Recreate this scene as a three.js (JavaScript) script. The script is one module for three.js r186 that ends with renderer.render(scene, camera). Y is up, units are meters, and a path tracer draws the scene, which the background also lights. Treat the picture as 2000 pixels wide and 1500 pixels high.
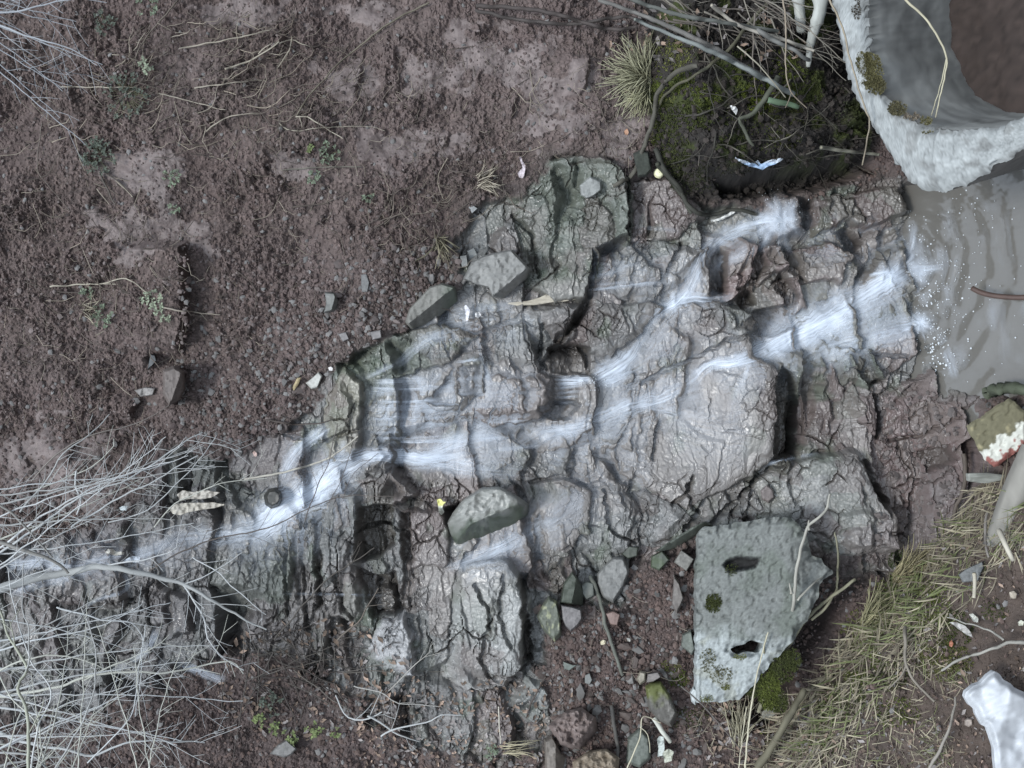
import * as THREE from 'three';
import { mergeGeometries, toCreasedNormals } from 'three/addons/utils/BufferGeometryUtils.js';

// ------------------------------------------------------------------ camera, sky, sun, exposure
const S = 0.002, D = 4.5, PITCH = THREE.MathUtils.degToRad(38);           // metres per mapped unit on the slope, viewing distance
const R = new THREE.Vector3(0, -Math.cos(PITCH), Math.sin(PITCH));        // down the slope
const U = new THREE.Vector3(1, 0, 0);                                     // across the slope
const N = new THREE.Vector3(0, Math.sin(PITCH), Math.cos(PITCH));         // out of the slope
const O = new THREE.Vector3(0, 1.28, 0);
const scene = new THREE.Scene();
const camera = new THREE.PerspectiveCamera(2 * Math.atan(1.5 / D) * 180 / Math.PI, 4 / 3, 0.05, 200);
camera.position.copy(O).addScaledVector(N, D);
camera.up.set(1, 0, 0);                                                   // the photograph was taken with the phone on its side
camera.lookAt(O);
camera.updateMatrixWorld();
const renderer = new THREE.WebGLRenderer();
renderer.toneMapping = THREE.LinearToneMapping;
renderer.toneMappingExposure = 1.8;
renderer.shadowMap.enabled = true;
{ // overcast sky: brighter towards the zenith, dull land below the horizon
  const w = 256, h = 128, d = new Float32Array(w * h * 4);
  for (let j = 0; j < h; j++) for (let i = 0; i < w; i++) {
    const el = ((j + 0.5) / h - 0.5) * Math.PI, az = (i + 0.5) / w * 2 * Math.PI, k = (j * w + i) * 4;
    let r, g, b;
    if (el > 0) {
      const c = 1 + 0.10 * Math.sin(az * 2 + el * 3) * Math.cos(el) + 0.06 * Math.sin(az * 5 - el * 7) * Math.cos(el);
      const l = (0.16 + 1.12 * Math.pow(Math.sin(el), 1.35)) * c * 0.92;
      r = l * 0.88; g = l * 1.0; b = l * 1.17;
    } else { const f = 1 / (1 + 9 * -el); r = 0.05 + 0.08 * f; g = 0.048 + 0.09 * f; b = 0.05 + 0.11 * f; }
    d[k] = r; d[k + 1] = g; d[k + 2] = b; d[k + 3] = 1;
  }
  const t = new THREE.DataTexture(d, w, h, THREE.RGBAFormat, THREE.FloatType);
  t.mapping = THREE.EquirectangularReflectionMapping; t.magFilter = THREE.LinearFilter; t.minFilter = THREE.LinearFilter; t.needsUpdate = true;
  scene.background = t; scene.environment = t;
}
const sun = new THREE.DirectionalLight(new THREE.Color(1.0, 0.985, 0.955), 1.3);
sun.position.set(-0.6, 6.5, 1.2); sun.target.position.set(0, 0, 0);
sun.castShadow = true; sun.shadow.radius = 24; sun.shadow.mapSize.set(2048, 2048);
Object.assign(sun.shadow.camera, { left: -5, right: 5, top: 5, bottom: -5, near: 0.1, far: 20 });
scene.add(sun, sun.target);

// ------------------------------------------------------------------ helpers
const clamp = (x, a = 0, b = 1) => x < a ? a : x > b ? b : x;
const lerp = (a, b, t) => a + (b - a) * t;
const sst = (a, b, x) => { const t = clamp((x - a) / (b - a)); return t * t * (3 - 2 * t); };
function rng(seed) { let a = seed >>> 0; return () => { a = a + 0x6D2B79F5 | 0; let t = Math.imul(a ^ a >>> 15, 1 | a); t = t + Math.imul(t ^ t >>> 7, 61 | t) ^ t; return ((t ^ t >>> 14) >>> 0) / 4294967296; }; }
function hash(i, j, k = 0) { let h = Math.imul(i | 0, 374761393) + Math.imul(j | 0, 668265263) + Math.imul(k | 0, 2147483647 ^ 0x5bd1e995); h = Math.imul(h ^ h >>> 13, 1274126177); h = Math.imul(h ^ h >>> 15, 0x2c1b3c6d); return ((h ^ h >>> 16) >>> 0) / 4294967296; }
const GX = [], GY = []; for (let i = 0; i < 256; i++) { const a = hash(i, 17, 3) * Math.PI * 2; GX.push(Math.cos(a)); GY.push(Math.sin(a)); }
const PERM = new Uint8Array(65536); { const r = rng(991), p = []; for (let i = 0; i < 256; i++) p.push(i); for (let i = 255; i > 0; i--) { const j = Math.floor(r() * (i + 1)); [p[i], p[j]] = [p[j], p[i]]; } for (let j = 0; j < 256; j++) for (let i = 0; i < 256; i++) PERM[j * 256 + i] = p[(p[i] + j) & 255]; }
function noise(x, y) { // gradient noise, about -1..1
  const i = Math.floor(x), j = Math.floor(y), u = x - i, v = y - j;
  const a = u * u * u * (u * (u * 6 - 15) + 10), b = v * v * v * (v * (v * 6 - 15) + 10);
  const i0 = i & 255, i1 = (i + 1) & 255, j0 = (j & 255) << 8, j1 = ((j + 1) & 255) << 8;
  const p00 = PERM[j0 + i0], p10 = PERM[j0 + i1], p01 = PERM[j1 + i0], p11 = PERM[j1 + i1];
  const n00 = GX[p00] * u + GY[p00] * v, n10 = GX[p10] * (u - 1) + GY[p10] * v;
  const n01 = GX[p01] * u + GY[p01] * (v - 1), n11 = GX[p11] * (u - 1) + GY[p11] * (v - 1);
  return 1.5 * (n00 + a * (n10 - n00) + b * (n01 - n00 + a * (n00 - n10 - n01 + n11)));
}
function fbm(x, y, o = 4) { let s = 0, a = 0.5; for (let k = 0; k < o; k++) { s += a * noise(x, y); x = x * 2.03 + 17.3; y = y * 2.03 - 9.1; a *= 0.5; } return s; }
function ridge(x, y, o = 3) { let s = 0, a = 0.55; for (let k = 0; k < o; k++) { s += a * (1 - 2 * Math.abs(noise(x, y))); x = x * 2.1 + 5.3; y = y * 2.1 + 7.7; a *= 0.5; } return s; }
const P = (s) => s.trim().split(/\s+/).map((q) => q.split(',').map(Number));      // 'x,y x,y' -> points
function poly(s) { const p = typeof s === 'string' ? P(s) : s; let x0 = 1e9, x1 = -1e9, y0 = 1e9, y1 = -1e9, cx = 0, cy = 0; for (const [x, y] of p) { x0 = Math.min(x0, x); x1 = Math.max(x1, x); y0 = Math.min(y0, y); y1 = Math.max(y1, y); cx += x / p.length; cy += y / p.length; } return { p, x0, x1, y0, y1, cx, cy }; }
const _sd = { d: 0, nx: 0, ny: 0 };
function sd(q, x, y) { // signed distance, negative inside; _sd.nx, ny point from the outline to the point
  let best = 1e18, bx = 0, by = 0, inside = false; const p = q.p;
  for (let i = 0, j = p.length - 1; i < p.length; j = i++) {
    const ax = p[j][0], ay = p[j][1], ex = p[i][0] - ax, ey = p[i][1] - ay, wx = x - ax, wy = y - ay;
    const t = clamp((wx * ex + wy * ey) / (ex * ex + ey * ey + 1e-9)), dx = wx - ex * t, dy = wy - ey * t, d2 = dx * dx + dy * dy;
    if (d2 < best) { best = d2; bx = dx; by = dy; }
    if ((p[i][1] > y) !== (ay > y) && x < (p[j][0] - p[i][0]) * (y - p[i][1]) / (ay - p[i][1]) + p[i][0]) inside = !inside;
  }
  const d = Math.sqrt(best); _sd.nx = d > 1e-6 ? bx / d : 0; _sd.ny = d > 1e-6 ? by / d : 0;
  return (_sd.d = inside ? -d : d);
}
function sdFast(q, x, y, reach) { if (x < q.x0 - reach || x > q.x1 + reach || y < q.y0 - reach || y > q.y1 + reach) return 1e6; return sd(q, x, y); }
function pathDist(p, x, y) { let best = 1e18; for (let i = 1; i < p.length; i++) { const ax = p[i - 1][0], ay = p[i - 1][1], ex = p[i][0] - ax, ey = p[i][1] - ay, wx = x - ax, wy = y - ay, t = clamp((wx * ex + wy * ey) / (ex * ex + ey * ey)), dx = wx - ex * t, dy = wy - ey * t; best = Math.min(best, dx * dx + dy * dy); } return Math.sqrt(best); }
function jag(spec, amp, seed, step = 5) { const q = P(spec), out = []; for (let i = 0; i < q.length; i++) { const a = q[i], b = q[(i + 1) % q.length], l = Math.hypot(b[0] - a[0], b[1] - a[1]), m = Math.max(1, Math.round(l / step)), nx = -(b[1] - a[1]) / (l || 1), ny = (b[0] - a[0]) / (l || 1); for (let k = 0; k < m; k++) { const t = k / m, x = lerp(a[0], b[0], t), y = lerp(a[1], b[1], t), w = amp * (0.8 * noise(x * 0.045 + seed, y * 0.045) + 0.5 * noise(x * 0.17, y * 0.17 + seed) - 0.6 * sst(0.25, 0.5, noise(x * 0.07 + seed, y * 0.07 + 5))); out.push([x + nx * w, y + ny * w]); } } return out; }
// a point that stands h metres out of the slope, over the mapped place (X, Y)
function at(X, Y, h, out = new THREE.Vector3()) { const f = S * (1 - h / D); return out.copy(O).addScaledVector(R, (X - 1000) * f).addScaledVector(U, (750 - Y) * f).addScaledVector(N, h); }
const used = new Map();
function numbered(n) { const k = used.get(n) || 0; used.set(n, k + 1); return k ? `${n}_${String(k).padStart(3, '0')}` : n; }
function tag(o, label, category, group) { o.userData.label = label; if (category) o.userData.category = category; if (group) o.userData.group = group; return o; }
function add(o, name, kind, parent = scene) { o.name = parent === scene ? numbered(name) : name; if (kind) o.userData.kind = kind; o.castShadow = o.receiveShadow = true; parent.add(o); return o; }
function mat(r, g, b, rough = 0.9, extra = {}) { const m = new THREE.MeshStandardMaterial({ roughness: rough, ...extra }); m.color.setRGB(r, g, b); return m; }
const vmat = (rough, extra = {}) => new THREE.MeshStandardMaterial({ vertexColors: true, roughness: rough, ...extra });
function geo(pos, idx, col, uv, size = 3) { const g = new THREE.BufferGeometry(); g.setAttribute('position', new THREE.Float32BufferAttribute(pos, 3)); if (col) g.setAttribute('color', new THREE.Float32BufferAttribute(col, size)); if (uv) g.setAttribute('uv', new THREE.Float32BufferAttribute(uv, 2)); if (idx) g.setIndex(idx); g.computeVertexNormals(); return g; }
// a group placed at a thing's base; geometry made in world space is moved to its axes
function base(name, p, kind) { const g = new THREE.Group(); g.position.copy(p); return add(g, name, kind); }
function part(parent, name, g, m) { const o = new THREE.Mesh(g, m); if (parent.isGroup || parent.parent) { const q = new THREE.Vector3(); for (let a = parent; a && a !== scene; a = a.parent) q.add(a.position); g.translate(-q.x, -q.y, -q.z); } return add(o, name, null, parent); }
// ------------------------------------------------------------------ the slope: where things lie on it
const POOL = poly('1782,520 1786,600 1830,690 1862,762 1930,770 2300,790 2300,330 2050,300 1830,330 1760,372 1752,415 1765,460');
const MOUND = poly('1258,60 1268,240 1290,335 1345,398 1440,402 1540,378 1690,335 1740,230 1690,60 1640,-160 1230,-160');
const UNDER = poly('1400,352 1480,338 1590,326 1690,304 1706,330 1610,362 1500,376 1410,384');
const BANK = poly('1450,1540 1535,1410 1600,1318 1660,1238 1735,1142 1812,1082 1878,1004 1930,915 2350,830 2350,1900 1380,1900');
const GAP = poly('1500,1420 1540,1340 1580,1260 1640,1170 1690,1130 1640,1100 1600,1120 1540,1230 1470,1330 1440,1400');
const ROCK = poly('-160,1120 60,1060 250,1010 330,880 420,900 480,885 540,850 620,800 632,740 700,690 780,655 850,600 905,560 895,470 920,410 1035,375 1075,312 1180,312 1225,345 1300,345 1370,408 1500,404 1640,370 1770,350 1900,420 1900,760 1935,900 1880,1010 1800,1085 1740,1120 1640,1130 1560,1060 1380,1030 1290,1075 1230,1110 1215,1180 1150,1190 1060,1175 1050,1290 1085,1400 1075,1470 980,1495 880,1480 790,1450 720,1400 640,1330 560,1270 480,1270 380,1300 200,1380 -160,1420');
const STREAM = [ // centre lines of the water: [path, half width]
  [P('240,1100 360,1050 450,1050 530,1015 600,965 650,925 700,895 780,895 870,890 960,860 1060,850'), 40],
  [P('720,860 800,800 900,740 1000,740 1080,750 1160,740 1235,690 1290,610 1340,560 1390,470 1450,440 1530,428'), 45],
  [P('1060,850 1140,830 1230,800 1330,770 1390,715 1480,690 1560,650 1650,600 1760,528'), 55],
  [P('1330,770 1400,820 1450,880 1380,940 1250,900 1150,960 1060,1010 960,1080 870,1110'), 60],
  [P('830,640 920,600 1010,590 1130,575 1250,560'), 30],
  [P('1500,700 1620,680 1720,650 1810,630'), 30],
];
function wet(X, Y) { let w = 0; for (const [p, r] of STREAM) { const d = pathDist(p, X, Y); w = Math.max(w, 1 - sst(r * 0.35, r * 1.7, d)); } return w; }
const foot = (X) => { const s = (X - 1000) * S; return s < -1 ? -9 : (1.28 * s - 1.99) / (1 + 1.28 * s / D); };
const poolH = (X) => { const s = (X - 1000) * S; return (1.28 * s - 2.03) / (1 + 1.28 * s / D); };
const poolY = at(1790, 750, poolH(1790)).y;
const smax = (a, b, k) => { const h = clamp(0.5 + 0.5 * (a - b) / k); return lerp(b, a, h) + k * h * (1 - h); };
function macro(X, Y) {
  let h = smax(0, foot(X), 0.06);
  h += 0.05 * noise(X * 0.0021 + 3, Y * 0.0023) + 0.03 * noise(X * 0.005 + 9, Y * 0.005 + 4);
  const dp = sdFast(POOL, X, Y, 60) + 36 * fbm(X * 0.018 + 3, Y * 0.018, 4); if (dp < 50) h -= 0.15 * (1 - sst(-45, 18, dp)) ;
  const dm = sdFast(MOUND, X, Y, 10); if (dm < 0) h += 0.36 * sst(0, 105, -dm) * lerp(1, 0.5, sst(1300, 1680, X)) * lerp(1, 0.75, sst(250, 400, Y));
  const db = sdFast(BANK, X, Y, 10); if (db < 0) h += 0.30 * sst(0, 100, -db) + 0.12 * sst(60, 380, -db);
  const dg = sdFast(GAP, X, Y, 40); if (dg < 30) h -= 0.13 * (1 - sst(-30, 26, dg));
  return h;
}
// ledges that can be told apart: outline, height, rise per 100 across and down, how gently the lower side falls, tone
const GREY = [0.130, 0.131, 0.126], PINK = [0.136, 0.117, 0.110], SILT = [0.162, 0.151, 0.141], GREEN = [0.108, 0.118, 0.100], OCHRE = [0.178, 0.172, 0.138], DARK = [0.11, 0.10, 0.095];
const LEDGES = [
  ['1235,758 1262,680 1300,622 1345,596 1400,590 1452,640 1462,690 1502,722 1512,800 1500,892 1420,952 1340,990 1262,950 1205,870 1200,800', 0.10, 0.018, -0.004, 0.0030, SILT],
  ['1365,604 1392,592 1440,606 1474,640 1440,662 1400,640', 0.155, 0.02, 0.01, 0.004, GREY],
  ['1030,380 1080,314 1175,314 1222,350 1224,460 1165,482 1142,585 1080,590 1040,560 1010,500 1000,430', 0.085, 0.028, 0.0, 0.0032, GREEN],
  ['1228,352 1300,350 1352,398 1372,420 1300,470 1240,470', 0.055, 0.03, 0.0, 0.004, PINK],
  ['1165,490 1232,470 1330,478 1378,492 1330,560 1270,590 1180,585', 0.045, 0.02, 0.0, 0.004, GREY],
  ['1168,596 1262,590 1290,600 1240,660 1190,700 1150,690 1155,640', 0.075, 0.02, 0.01, 0.004, GREY],
  ['955,640 1020,606 1100,602 1132,606 1110,650 1074,684 1050,720 960,720 940,680', 0.075, 0.03, -0.005, 0.0026, GREY],
  ['905,745 960,725 1050,728 1075,740 1076,800 1050,815 960,830 905,810', 0.07, 0.022, 0.0, 0.0028, PINK],
  ['640,770 680,728 704,752 706,830 690,900 655,900 640,850', 0.075, 0.03, 0.0, 0.003, OCHRE],
  ['760,660 840,640 900,640 936,660 880,700 800,735 720,745 715,710', 0.055, 0.02, 0.01, 0.003, GREEN],
  ['800,740 885,702 942,690 944,760 900,800 850,800 815,790', 0.06, 0.025, 0.0, 0.0022, GREY],
  ['560,1010 640,980 692,960 696,1085 688,1110 640,1140 600,1100', 0.07, 0.022, 0.01, 0.0016, GREY],
  ['640,1110 690,1100 700,1190 690,1210 640,1200 628,1150', 0.07, 0.03, 0.0, 0.0018, SILT],
  ['790,1000 862,1000 880,1060 870,1100 800,1110 776,1060', 0.04, 0.025, 0.0, 0.003, PINK],
  ['738,1212 785,1204 808,1262 808,1318 762,1306 736,1280', 0.085, 0.03, 0.0, 0.004, [0.29, 0.29, 0.29]],
  ['892,1150 908,1110 940,1094 985,1094 1010,1120 1022,1190 1016,1290 985,1338 925,1340 900,1310 888,1220', 0.11, 0.03, 0.0, 0.0035, [0.225, 0.228, 0.218]],
  ['1060,940 1100,930 1150,960 1150,1040 1100,1090 1040,1080 1040,1020', 0.06, 0.02, -0.01, 0.004, SILT],
  ['1130,960 1210,940 1250,1000 1240,1070 1180,1085 1120,1060', 0.045, 0.02, 0.0, 0.004, GREY],
  ['1262,960 1330,992 1350,1010 1300,1060 1250,1060 1245,1000', 0.06, 0.02, 0.0, 0.004, GREY],
  ['1400,1002 1480,936 1592,892 1652,882 1680,902 1694,950 1730,1010 1738,1060 1650,1070 1590,1050 1558,1012 1450,1015', 0.125, 0.03, 0.002, 0.0028, [0.205, 0.205, 0.195]],
  ['1640,690 1662,682 1700,686 1712,735 1694,756 1660,740', 0.085, 0.03, 0.02, 0.0026, GREEN],
  ['1655,768 1704,770 1706,850 1670,830 1640,800', 0.06, 0.03, 0.0, 0.005, PINK],
  ['1722,775 1790,740 1822,720 1826,770 1780,810 1730,850', 0.055, 0.03, 0.0, 0.003, PINK],
  ['1700,640 1784,640 1786,690 1740,720 1700,690', 0.05, 0.03, 0.0, 0.003, PINK],
  ['1645,382 1756,375 1758,410 1700,438 1652,432', 0.075, 0.02, 0.01, 0.004, PINK],
  ['1500,400 1556,384 1560,445 1520,460 1490,440', 0.065, 0.03, 0.0, 0.003, PINK],
  ['1588,386 1640,380 1648,430 1600,452', 0.05, 0.02, 0.0, 0.004, PINK],
  ['1300,600 1345,500 1384,486 1384,575 1345,588', 0.06, 0.02, 0.0, 0.0026, SILT],
  ['1422,500 1450,470 1480,480 1462,560 1430,580', 0.08, 0.02, 0.0, 0.0022, [0.17, 0.132, 0.124]],
  ['1480,490 1520,480 1530,520 1500,540', 0.085, 0.02, 0.0, 0.003, [0.17, 0.138, 0.13]],
  ['1560,490 1620,470 1660,500 1640,550 1580,545', 0.06, 0.03, 0.0, 0.003, PINK],
  ['1500,560 1560,540 1575,600 1530,630', 0.055, 0.02, 0.0, 0.003, [0.165, 0.136, 0.128]],
  ['1560,720 1620,700 1650,770 1640,850 1580,870', 0.015, 0.03, 0.0, 0.003, PINK],
  ['1770,830 1850,790 1880,800 1890,860 1820,900 1780,880', 0.05, 0.03, 0.0, 0.003, [0.13, 0.108, 0.10]],
  ['1800,930 1860,910 1870,960 1840,1010 1800,1000', 0.05, 0.03, 0.0, 0.003, GREY],
  ['1690,1040 1740,1030 1745,1110 1700,1115', 0.06, 0.02, 0.0, 0.003, GREY],
  ['282,1160 326,1162 328,1222 290,1218', 0.05, 0.03, 0.0, 0.003, GREY],
  ['335,1165 362,1168 366,1240 340,1240', 0.05, 0.03, 0.0, 0.003, GREY],
  ['330,880 366,872 366,960 340,980', 0.05, 0.03, 0.0, 0.0025, GREEN],
  ['700,940 760,920 800,960 770,985 710,985', 0.035, 0.02, 0.0, 0.003, PINK],
  ['1040,1340 1080,1345 1076,1400 1040,1410 1010,1380', 0.045, 0.02, 0.0, 0.004, [0.2, 0.21, 0.2]],
].map(([s, h, gx, gy, kr, tone], k) => ({ ...poly(s), h, gx, gy, kr, tone, id: k + 1 }));
// dark lower faces and hollows under the ledges: outline, depth
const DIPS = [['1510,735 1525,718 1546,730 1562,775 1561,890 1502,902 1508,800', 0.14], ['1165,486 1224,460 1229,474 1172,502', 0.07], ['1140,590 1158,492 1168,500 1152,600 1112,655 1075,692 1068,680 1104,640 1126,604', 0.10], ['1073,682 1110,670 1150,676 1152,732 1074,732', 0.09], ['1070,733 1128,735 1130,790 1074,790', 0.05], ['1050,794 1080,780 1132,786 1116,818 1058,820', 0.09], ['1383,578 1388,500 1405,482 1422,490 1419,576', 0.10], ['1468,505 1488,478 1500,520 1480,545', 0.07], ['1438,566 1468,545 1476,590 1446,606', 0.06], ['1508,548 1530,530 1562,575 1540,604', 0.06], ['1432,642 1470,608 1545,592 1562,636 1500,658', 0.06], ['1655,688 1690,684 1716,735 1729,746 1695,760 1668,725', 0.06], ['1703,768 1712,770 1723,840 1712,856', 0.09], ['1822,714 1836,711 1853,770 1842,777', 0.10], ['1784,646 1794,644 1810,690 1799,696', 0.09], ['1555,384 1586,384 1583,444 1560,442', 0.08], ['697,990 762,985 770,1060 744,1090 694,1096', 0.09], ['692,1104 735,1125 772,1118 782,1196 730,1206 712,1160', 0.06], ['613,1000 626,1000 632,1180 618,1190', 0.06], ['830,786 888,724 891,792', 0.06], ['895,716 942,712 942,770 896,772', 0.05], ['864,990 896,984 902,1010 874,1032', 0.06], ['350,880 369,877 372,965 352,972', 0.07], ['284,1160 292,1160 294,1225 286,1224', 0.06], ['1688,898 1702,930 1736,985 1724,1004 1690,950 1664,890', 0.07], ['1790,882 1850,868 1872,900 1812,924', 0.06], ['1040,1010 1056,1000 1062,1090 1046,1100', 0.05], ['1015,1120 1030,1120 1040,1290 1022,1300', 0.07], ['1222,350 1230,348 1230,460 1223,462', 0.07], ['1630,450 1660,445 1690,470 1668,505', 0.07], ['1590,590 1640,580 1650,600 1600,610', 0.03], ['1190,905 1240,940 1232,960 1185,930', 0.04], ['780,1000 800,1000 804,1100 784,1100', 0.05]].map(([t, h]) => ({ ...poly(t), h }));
const CRACKS = ['1253,750 1300,722 1368,691 1434,660', '1286,828 1279,860 1276,896', '1310,985 1345,960 1350,930', '1390,1020 1440,975 1505,910 1610,880', '1345,940 1350,985 1362,1000', '1040,940 1100,930 1145,948', '700,1035 740,1025 780,1035', '1062,640 1052,700 1066,720', '1240,480 1290,530 1300,590', '1330,478 1310,520 1280,560', '640,860 668,850 700,835', '560,1010 556,1100 562,1200', '590,1000 588,1110 600,1230', '655,1120 668,1180 690,1205', '1000,420 1040,460 1050,540', '1480,930 1455,960 1430,1005', '1600,660 1700,690 1770,700', '1740,860 1800,850 1870,810', '930,1140 960,1200 940,1280 960,1330', '985,1120 975,1200 1000,1260', '1180,960 1190,1030 1240,1060'].map(P);
// clay shelves above the stream
const WEDGES = [[366, 472, 692, 220, 0.10], [358, 708, 790, 70, 0.085], [268, 770, 826, 130, 0.05], [300, 688, 720, 60, 0.05], [706, 120, 196, 130, 0.03], [1148, 104, 190, 120, 0.035], [560, 60, 110, 90, 0.025], [880, 250, 300, 90, 0.022], [470, 420, 470, 100, 0.025], [150, 860, 910, 120, 0.03], [640, 400, 450, 110, 0.025], [1010, 180, 240, 90, 0.03]];   // [edge, from, to, length, height]: a shelf of clay that breaks off down the slope
const CLAYSMOOTH = [[275, 345, 60, 40], [500, 30, 70, 28], [700, 165, 60, 40], [800, 150, 50, 30], [960, 110, 80, 50], [300, 450, 90, 40], [700, 30, 40, 20], [560, 330, 40, 20], [1100, 200, 60, 60], [780, 300, 90, 30], [110, 880, 120, 40], [160, 950, 110, 40], [1220, 270, 40, 40]];

const vor = { id: 0, f1: 0, f2: 0, hx: 0, hy: 0 };
function voronoi(x, y, seed) {
  const i = Math.floor(x), j = Math.floor(y); let f1 = 9, f2 = 9, id = 0, hx = 0, hy = 0;
  for (let b = -1; b <= 1; b++) for (let a = -1; a <= 1; a++) {
    const px = i + a + 0.15 + 0.7 * hash(i + a, j + b, seed), py = j + b + 0.15 + 0.7 * hash(i + a, j + b, seed + 7), dx = x - px, dy = y - py, d = dx * dx + dy * dy;
    if (d < f1) { f2 = f1; f1 = d; id = (i + a + 400) * 1000 + (j + b + 400); hx = dx; hy = dy; } else if (d < f2) f2 = d;
  }
  vor.id = id; vor.f1 = Math.sqrt(f1); vor.f2 = Math.sqrt(f2); vor.hx = hx; vor.hy = hy; return vor;
}
const sl = { h: 0, id: 0, u: 0 };
function slabs(x, y, sx, sy, seed, kr, ks) { // overlapping tilted slabs: the topmost one shows; heights in units of 1 per slab
  const i = Math.floor(x / sx), j = Math.floor(y / sy); let best = -9, id = 0;
  for (let b = -1; b <= 1; b++) for (let a = -1; a <= 1; a++) {
    const I = i + a, J = j + b, h1 = hash(I, J, seed), h2 = hash(I, J, seed + 1), h3 = hash(I, J, seed + 2), h4 = hash(I, J, seed + 3), an = (h4 - 0.5) * 0.9, ca = Math.cos(an), sa = Math.sin(an);
    const px = (x / sx - I - 0.2 - 0.6 * h1) , py = (y / sy - J - 0.2 - 0.6 * h2), dx = ca * px + sa * py, dy = -sa * px + ca * py, ax = 0.42 + 0.22 * h3, ay = 0.40 + 0.3 * h4;
    let h = (hash(I, J, seed + 4) - 0.5) * 0.9 + (0.35 + 0.75 * h2) * dx + (h1 - 0.5) * 0.9 * dy - Math.max(0, dx - ax + 0.25 * (h3 - 0.5) * dy) * kr - Math.max(0, -dx - ax) * ks - Math.max(0, Math.abs(dy) - ay) * ks * 0.8;
    if (h > best) { best = h; id = (I + 400) * 1000 + J + 400; }
  }
  sl.h = best; sl.id = id; return sl;
}
const surf = { h: 0, m: 0, owner: 0, r: 0, g: 0, b: 0, rough: 0.9, rock: 0 };
function mixc(t, c, k = 1) { if (t <= 0) return; surf.r = lerp(surf.r, c[0] * k, t); surf.g = lerp(surf.g, c[1] * k, t); surf.b = lerp(surf.b, c[2] * k, t); }
function surface(X, Y) {
  const m = macro(X, Y); surf.m = m;
  const wx = X + 9 * noise(X * 0.02, Y * 0.02) + 4 * noise(X * 0.07 + 3, Y * 0.07), wy = Y + 9 * noise(X * 0.02 + 40, Y * 0.02 + 11) + 4 * noise(X * 0.07 + 30, Y * 0.07 + 5);
  const inRock = -sdFast(ROCK, wx + 8 * noise(X * 0.05, Y * 0.05 + 20), wy, 60) + (16 + 44 * sst(1170, 1300, Y)) * fbm(X * 0.028 + 7, Y * 0.028, 4), rk = sst(-7, 5, inRock);
  const dm = sdFast(MOUND, wx, wy, 40), db = sdFast(BANK, wx, wy, 40), mound = 1 - sst(-16, 8, dm), bank = 1 - sst(-20, 6, db);
  // soil: lumps, crumbs, smooth clay patches
  let smooth = 0; for (const [cx, cy, a, b] of CLAYSMOOTH) { const q0 = Math.hypot((X - cx) / a, (Y - cy) / b); if (q0 > 2) continue; const q = q0 * 0.8 + 2.1 * fbm(X * 0.014 + 5, Y * 0.017, 5) + 0.3 * noise(X * 0.07, Y * 0.07); smooth = Math.max(smooth, 1 - sst(0.72, 1.0, q)); }
  const lowland = sst(500, 760, Y + 0.15 * X - 40) * (1 - sst(1000, 1300, X) * (1 - sst(1050, 1150, Y)));      // finer crumbs low on the clay
  const lump = fbm(wx * 0.011, wy * 0.013, 3), mid = ridge(X * 0.028 + 2, Y * 0.03, 2), fine = noise(X * 0.085, Y * 0.085) + 0.6 * noise(X * 0.17 + 5, Y * 0.17), grit = noise(X * 0.3, Y * 0.3);
  const vary = clamp(0.62 + 0.9 * noise(X * 0.007 + 90, Y * 0.008)); const cr1 = voronoi(X * 0.115 + 0.3 * noise(X * 0.2, Y * 0.2), Y * 0.105, 401), crk = hash(cr1.id, 3, 7), crumb = (crk - 0.25) * sst(0.02, 0.4, cr1.f2 - cr1.f1) * 0.0098 * (1 - 0.8 * smooth), crumbT = (crk - 0.5) * sst(0.05, 0.3, cr1.f2 - cr1.f1) * (1 - 0.7 * smooth); let soil = crumb + 0.045 * lump + vary * (0.0125 * mid * (1 - 0.5 * lowland) + 0.0075 * fine + 0.0055 * grit + 0.004 * ridge(X * 0.16 + 40, Y * 0.16, 2)) * (1 - 0.82 * smooth) + 0.008 * smooth;
  { const c = voronoi(X * 0.055 + 0.3 * noise(X * 0.1, Y * 0.1), Y * 0.055, 71), k = hash(c.id, 5, 1); soil += vary * (1 - smooth) * (k > 0.45 ? 0.02 * (k - 0.3) * sst(0.05, 0.42, c.f2 - c.f1) : 0); }
  { const c = voronoi(X * 0.022 + 0.35 * noise(X * 0.06, Y * 0.06), Y * 0.024, 131), k = hash(c.id, 8, 1); soil += vary * (1 - smooth) * (k > 0.6 ? 0.02 * sst(0.03, 0.35, c.f2 - c.f1) * (1 - 0.6 * lowland) : 0); }
  for (const [ex, y0, y1, len, h] of WEDGES) { const e = ex + 5 * noise(Y * 0.05, ex) + 3 * noise(Y * 0.16, ex) - (Y > y1 - 50 ? (Y - y1 + 50) * 0.3 : 0); if (X > e + 8 || X < e - len) continue; soil += h * Math.pow(sst(e - len, e, X), 1.3) * (1 - sst(e - 1, e + 5, X)) * sst(y0 - 6, y0 + 22, Y) * (1 - sst(y1 - 22, y1 + 6, Y)); }
  // bedrock: blocks, smaller blocks, thin beds
  const w = wet(X, Y), water = w * rk;
  const qx = wx + 24 * noise(X * 0.006 + 12, Y * 0.006), qy = wy + 24 * noise(X * 0.006 + 52, Y * 0.006 + 7);
  const c1 = slabs(qx, qy, 112, 168, 11, 17, 12), id1 = c1.id, k1 = hash(id1, 1, 5), u1 = hash(id1, 3, 5);
  const brk = clamp(0.62 + 1.2 * noise(X * 0.006 + 70, Y * 0.006) - 0.42 * w);
  let rock = -0.020 + 0.026 * sst(860, 960, X) * (1 - sst(1700, 1780, X)) * sst(560, 640, Y) * (1 - sst(1060, 1120, Y)) + 0.048 * c1.h;
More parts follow.
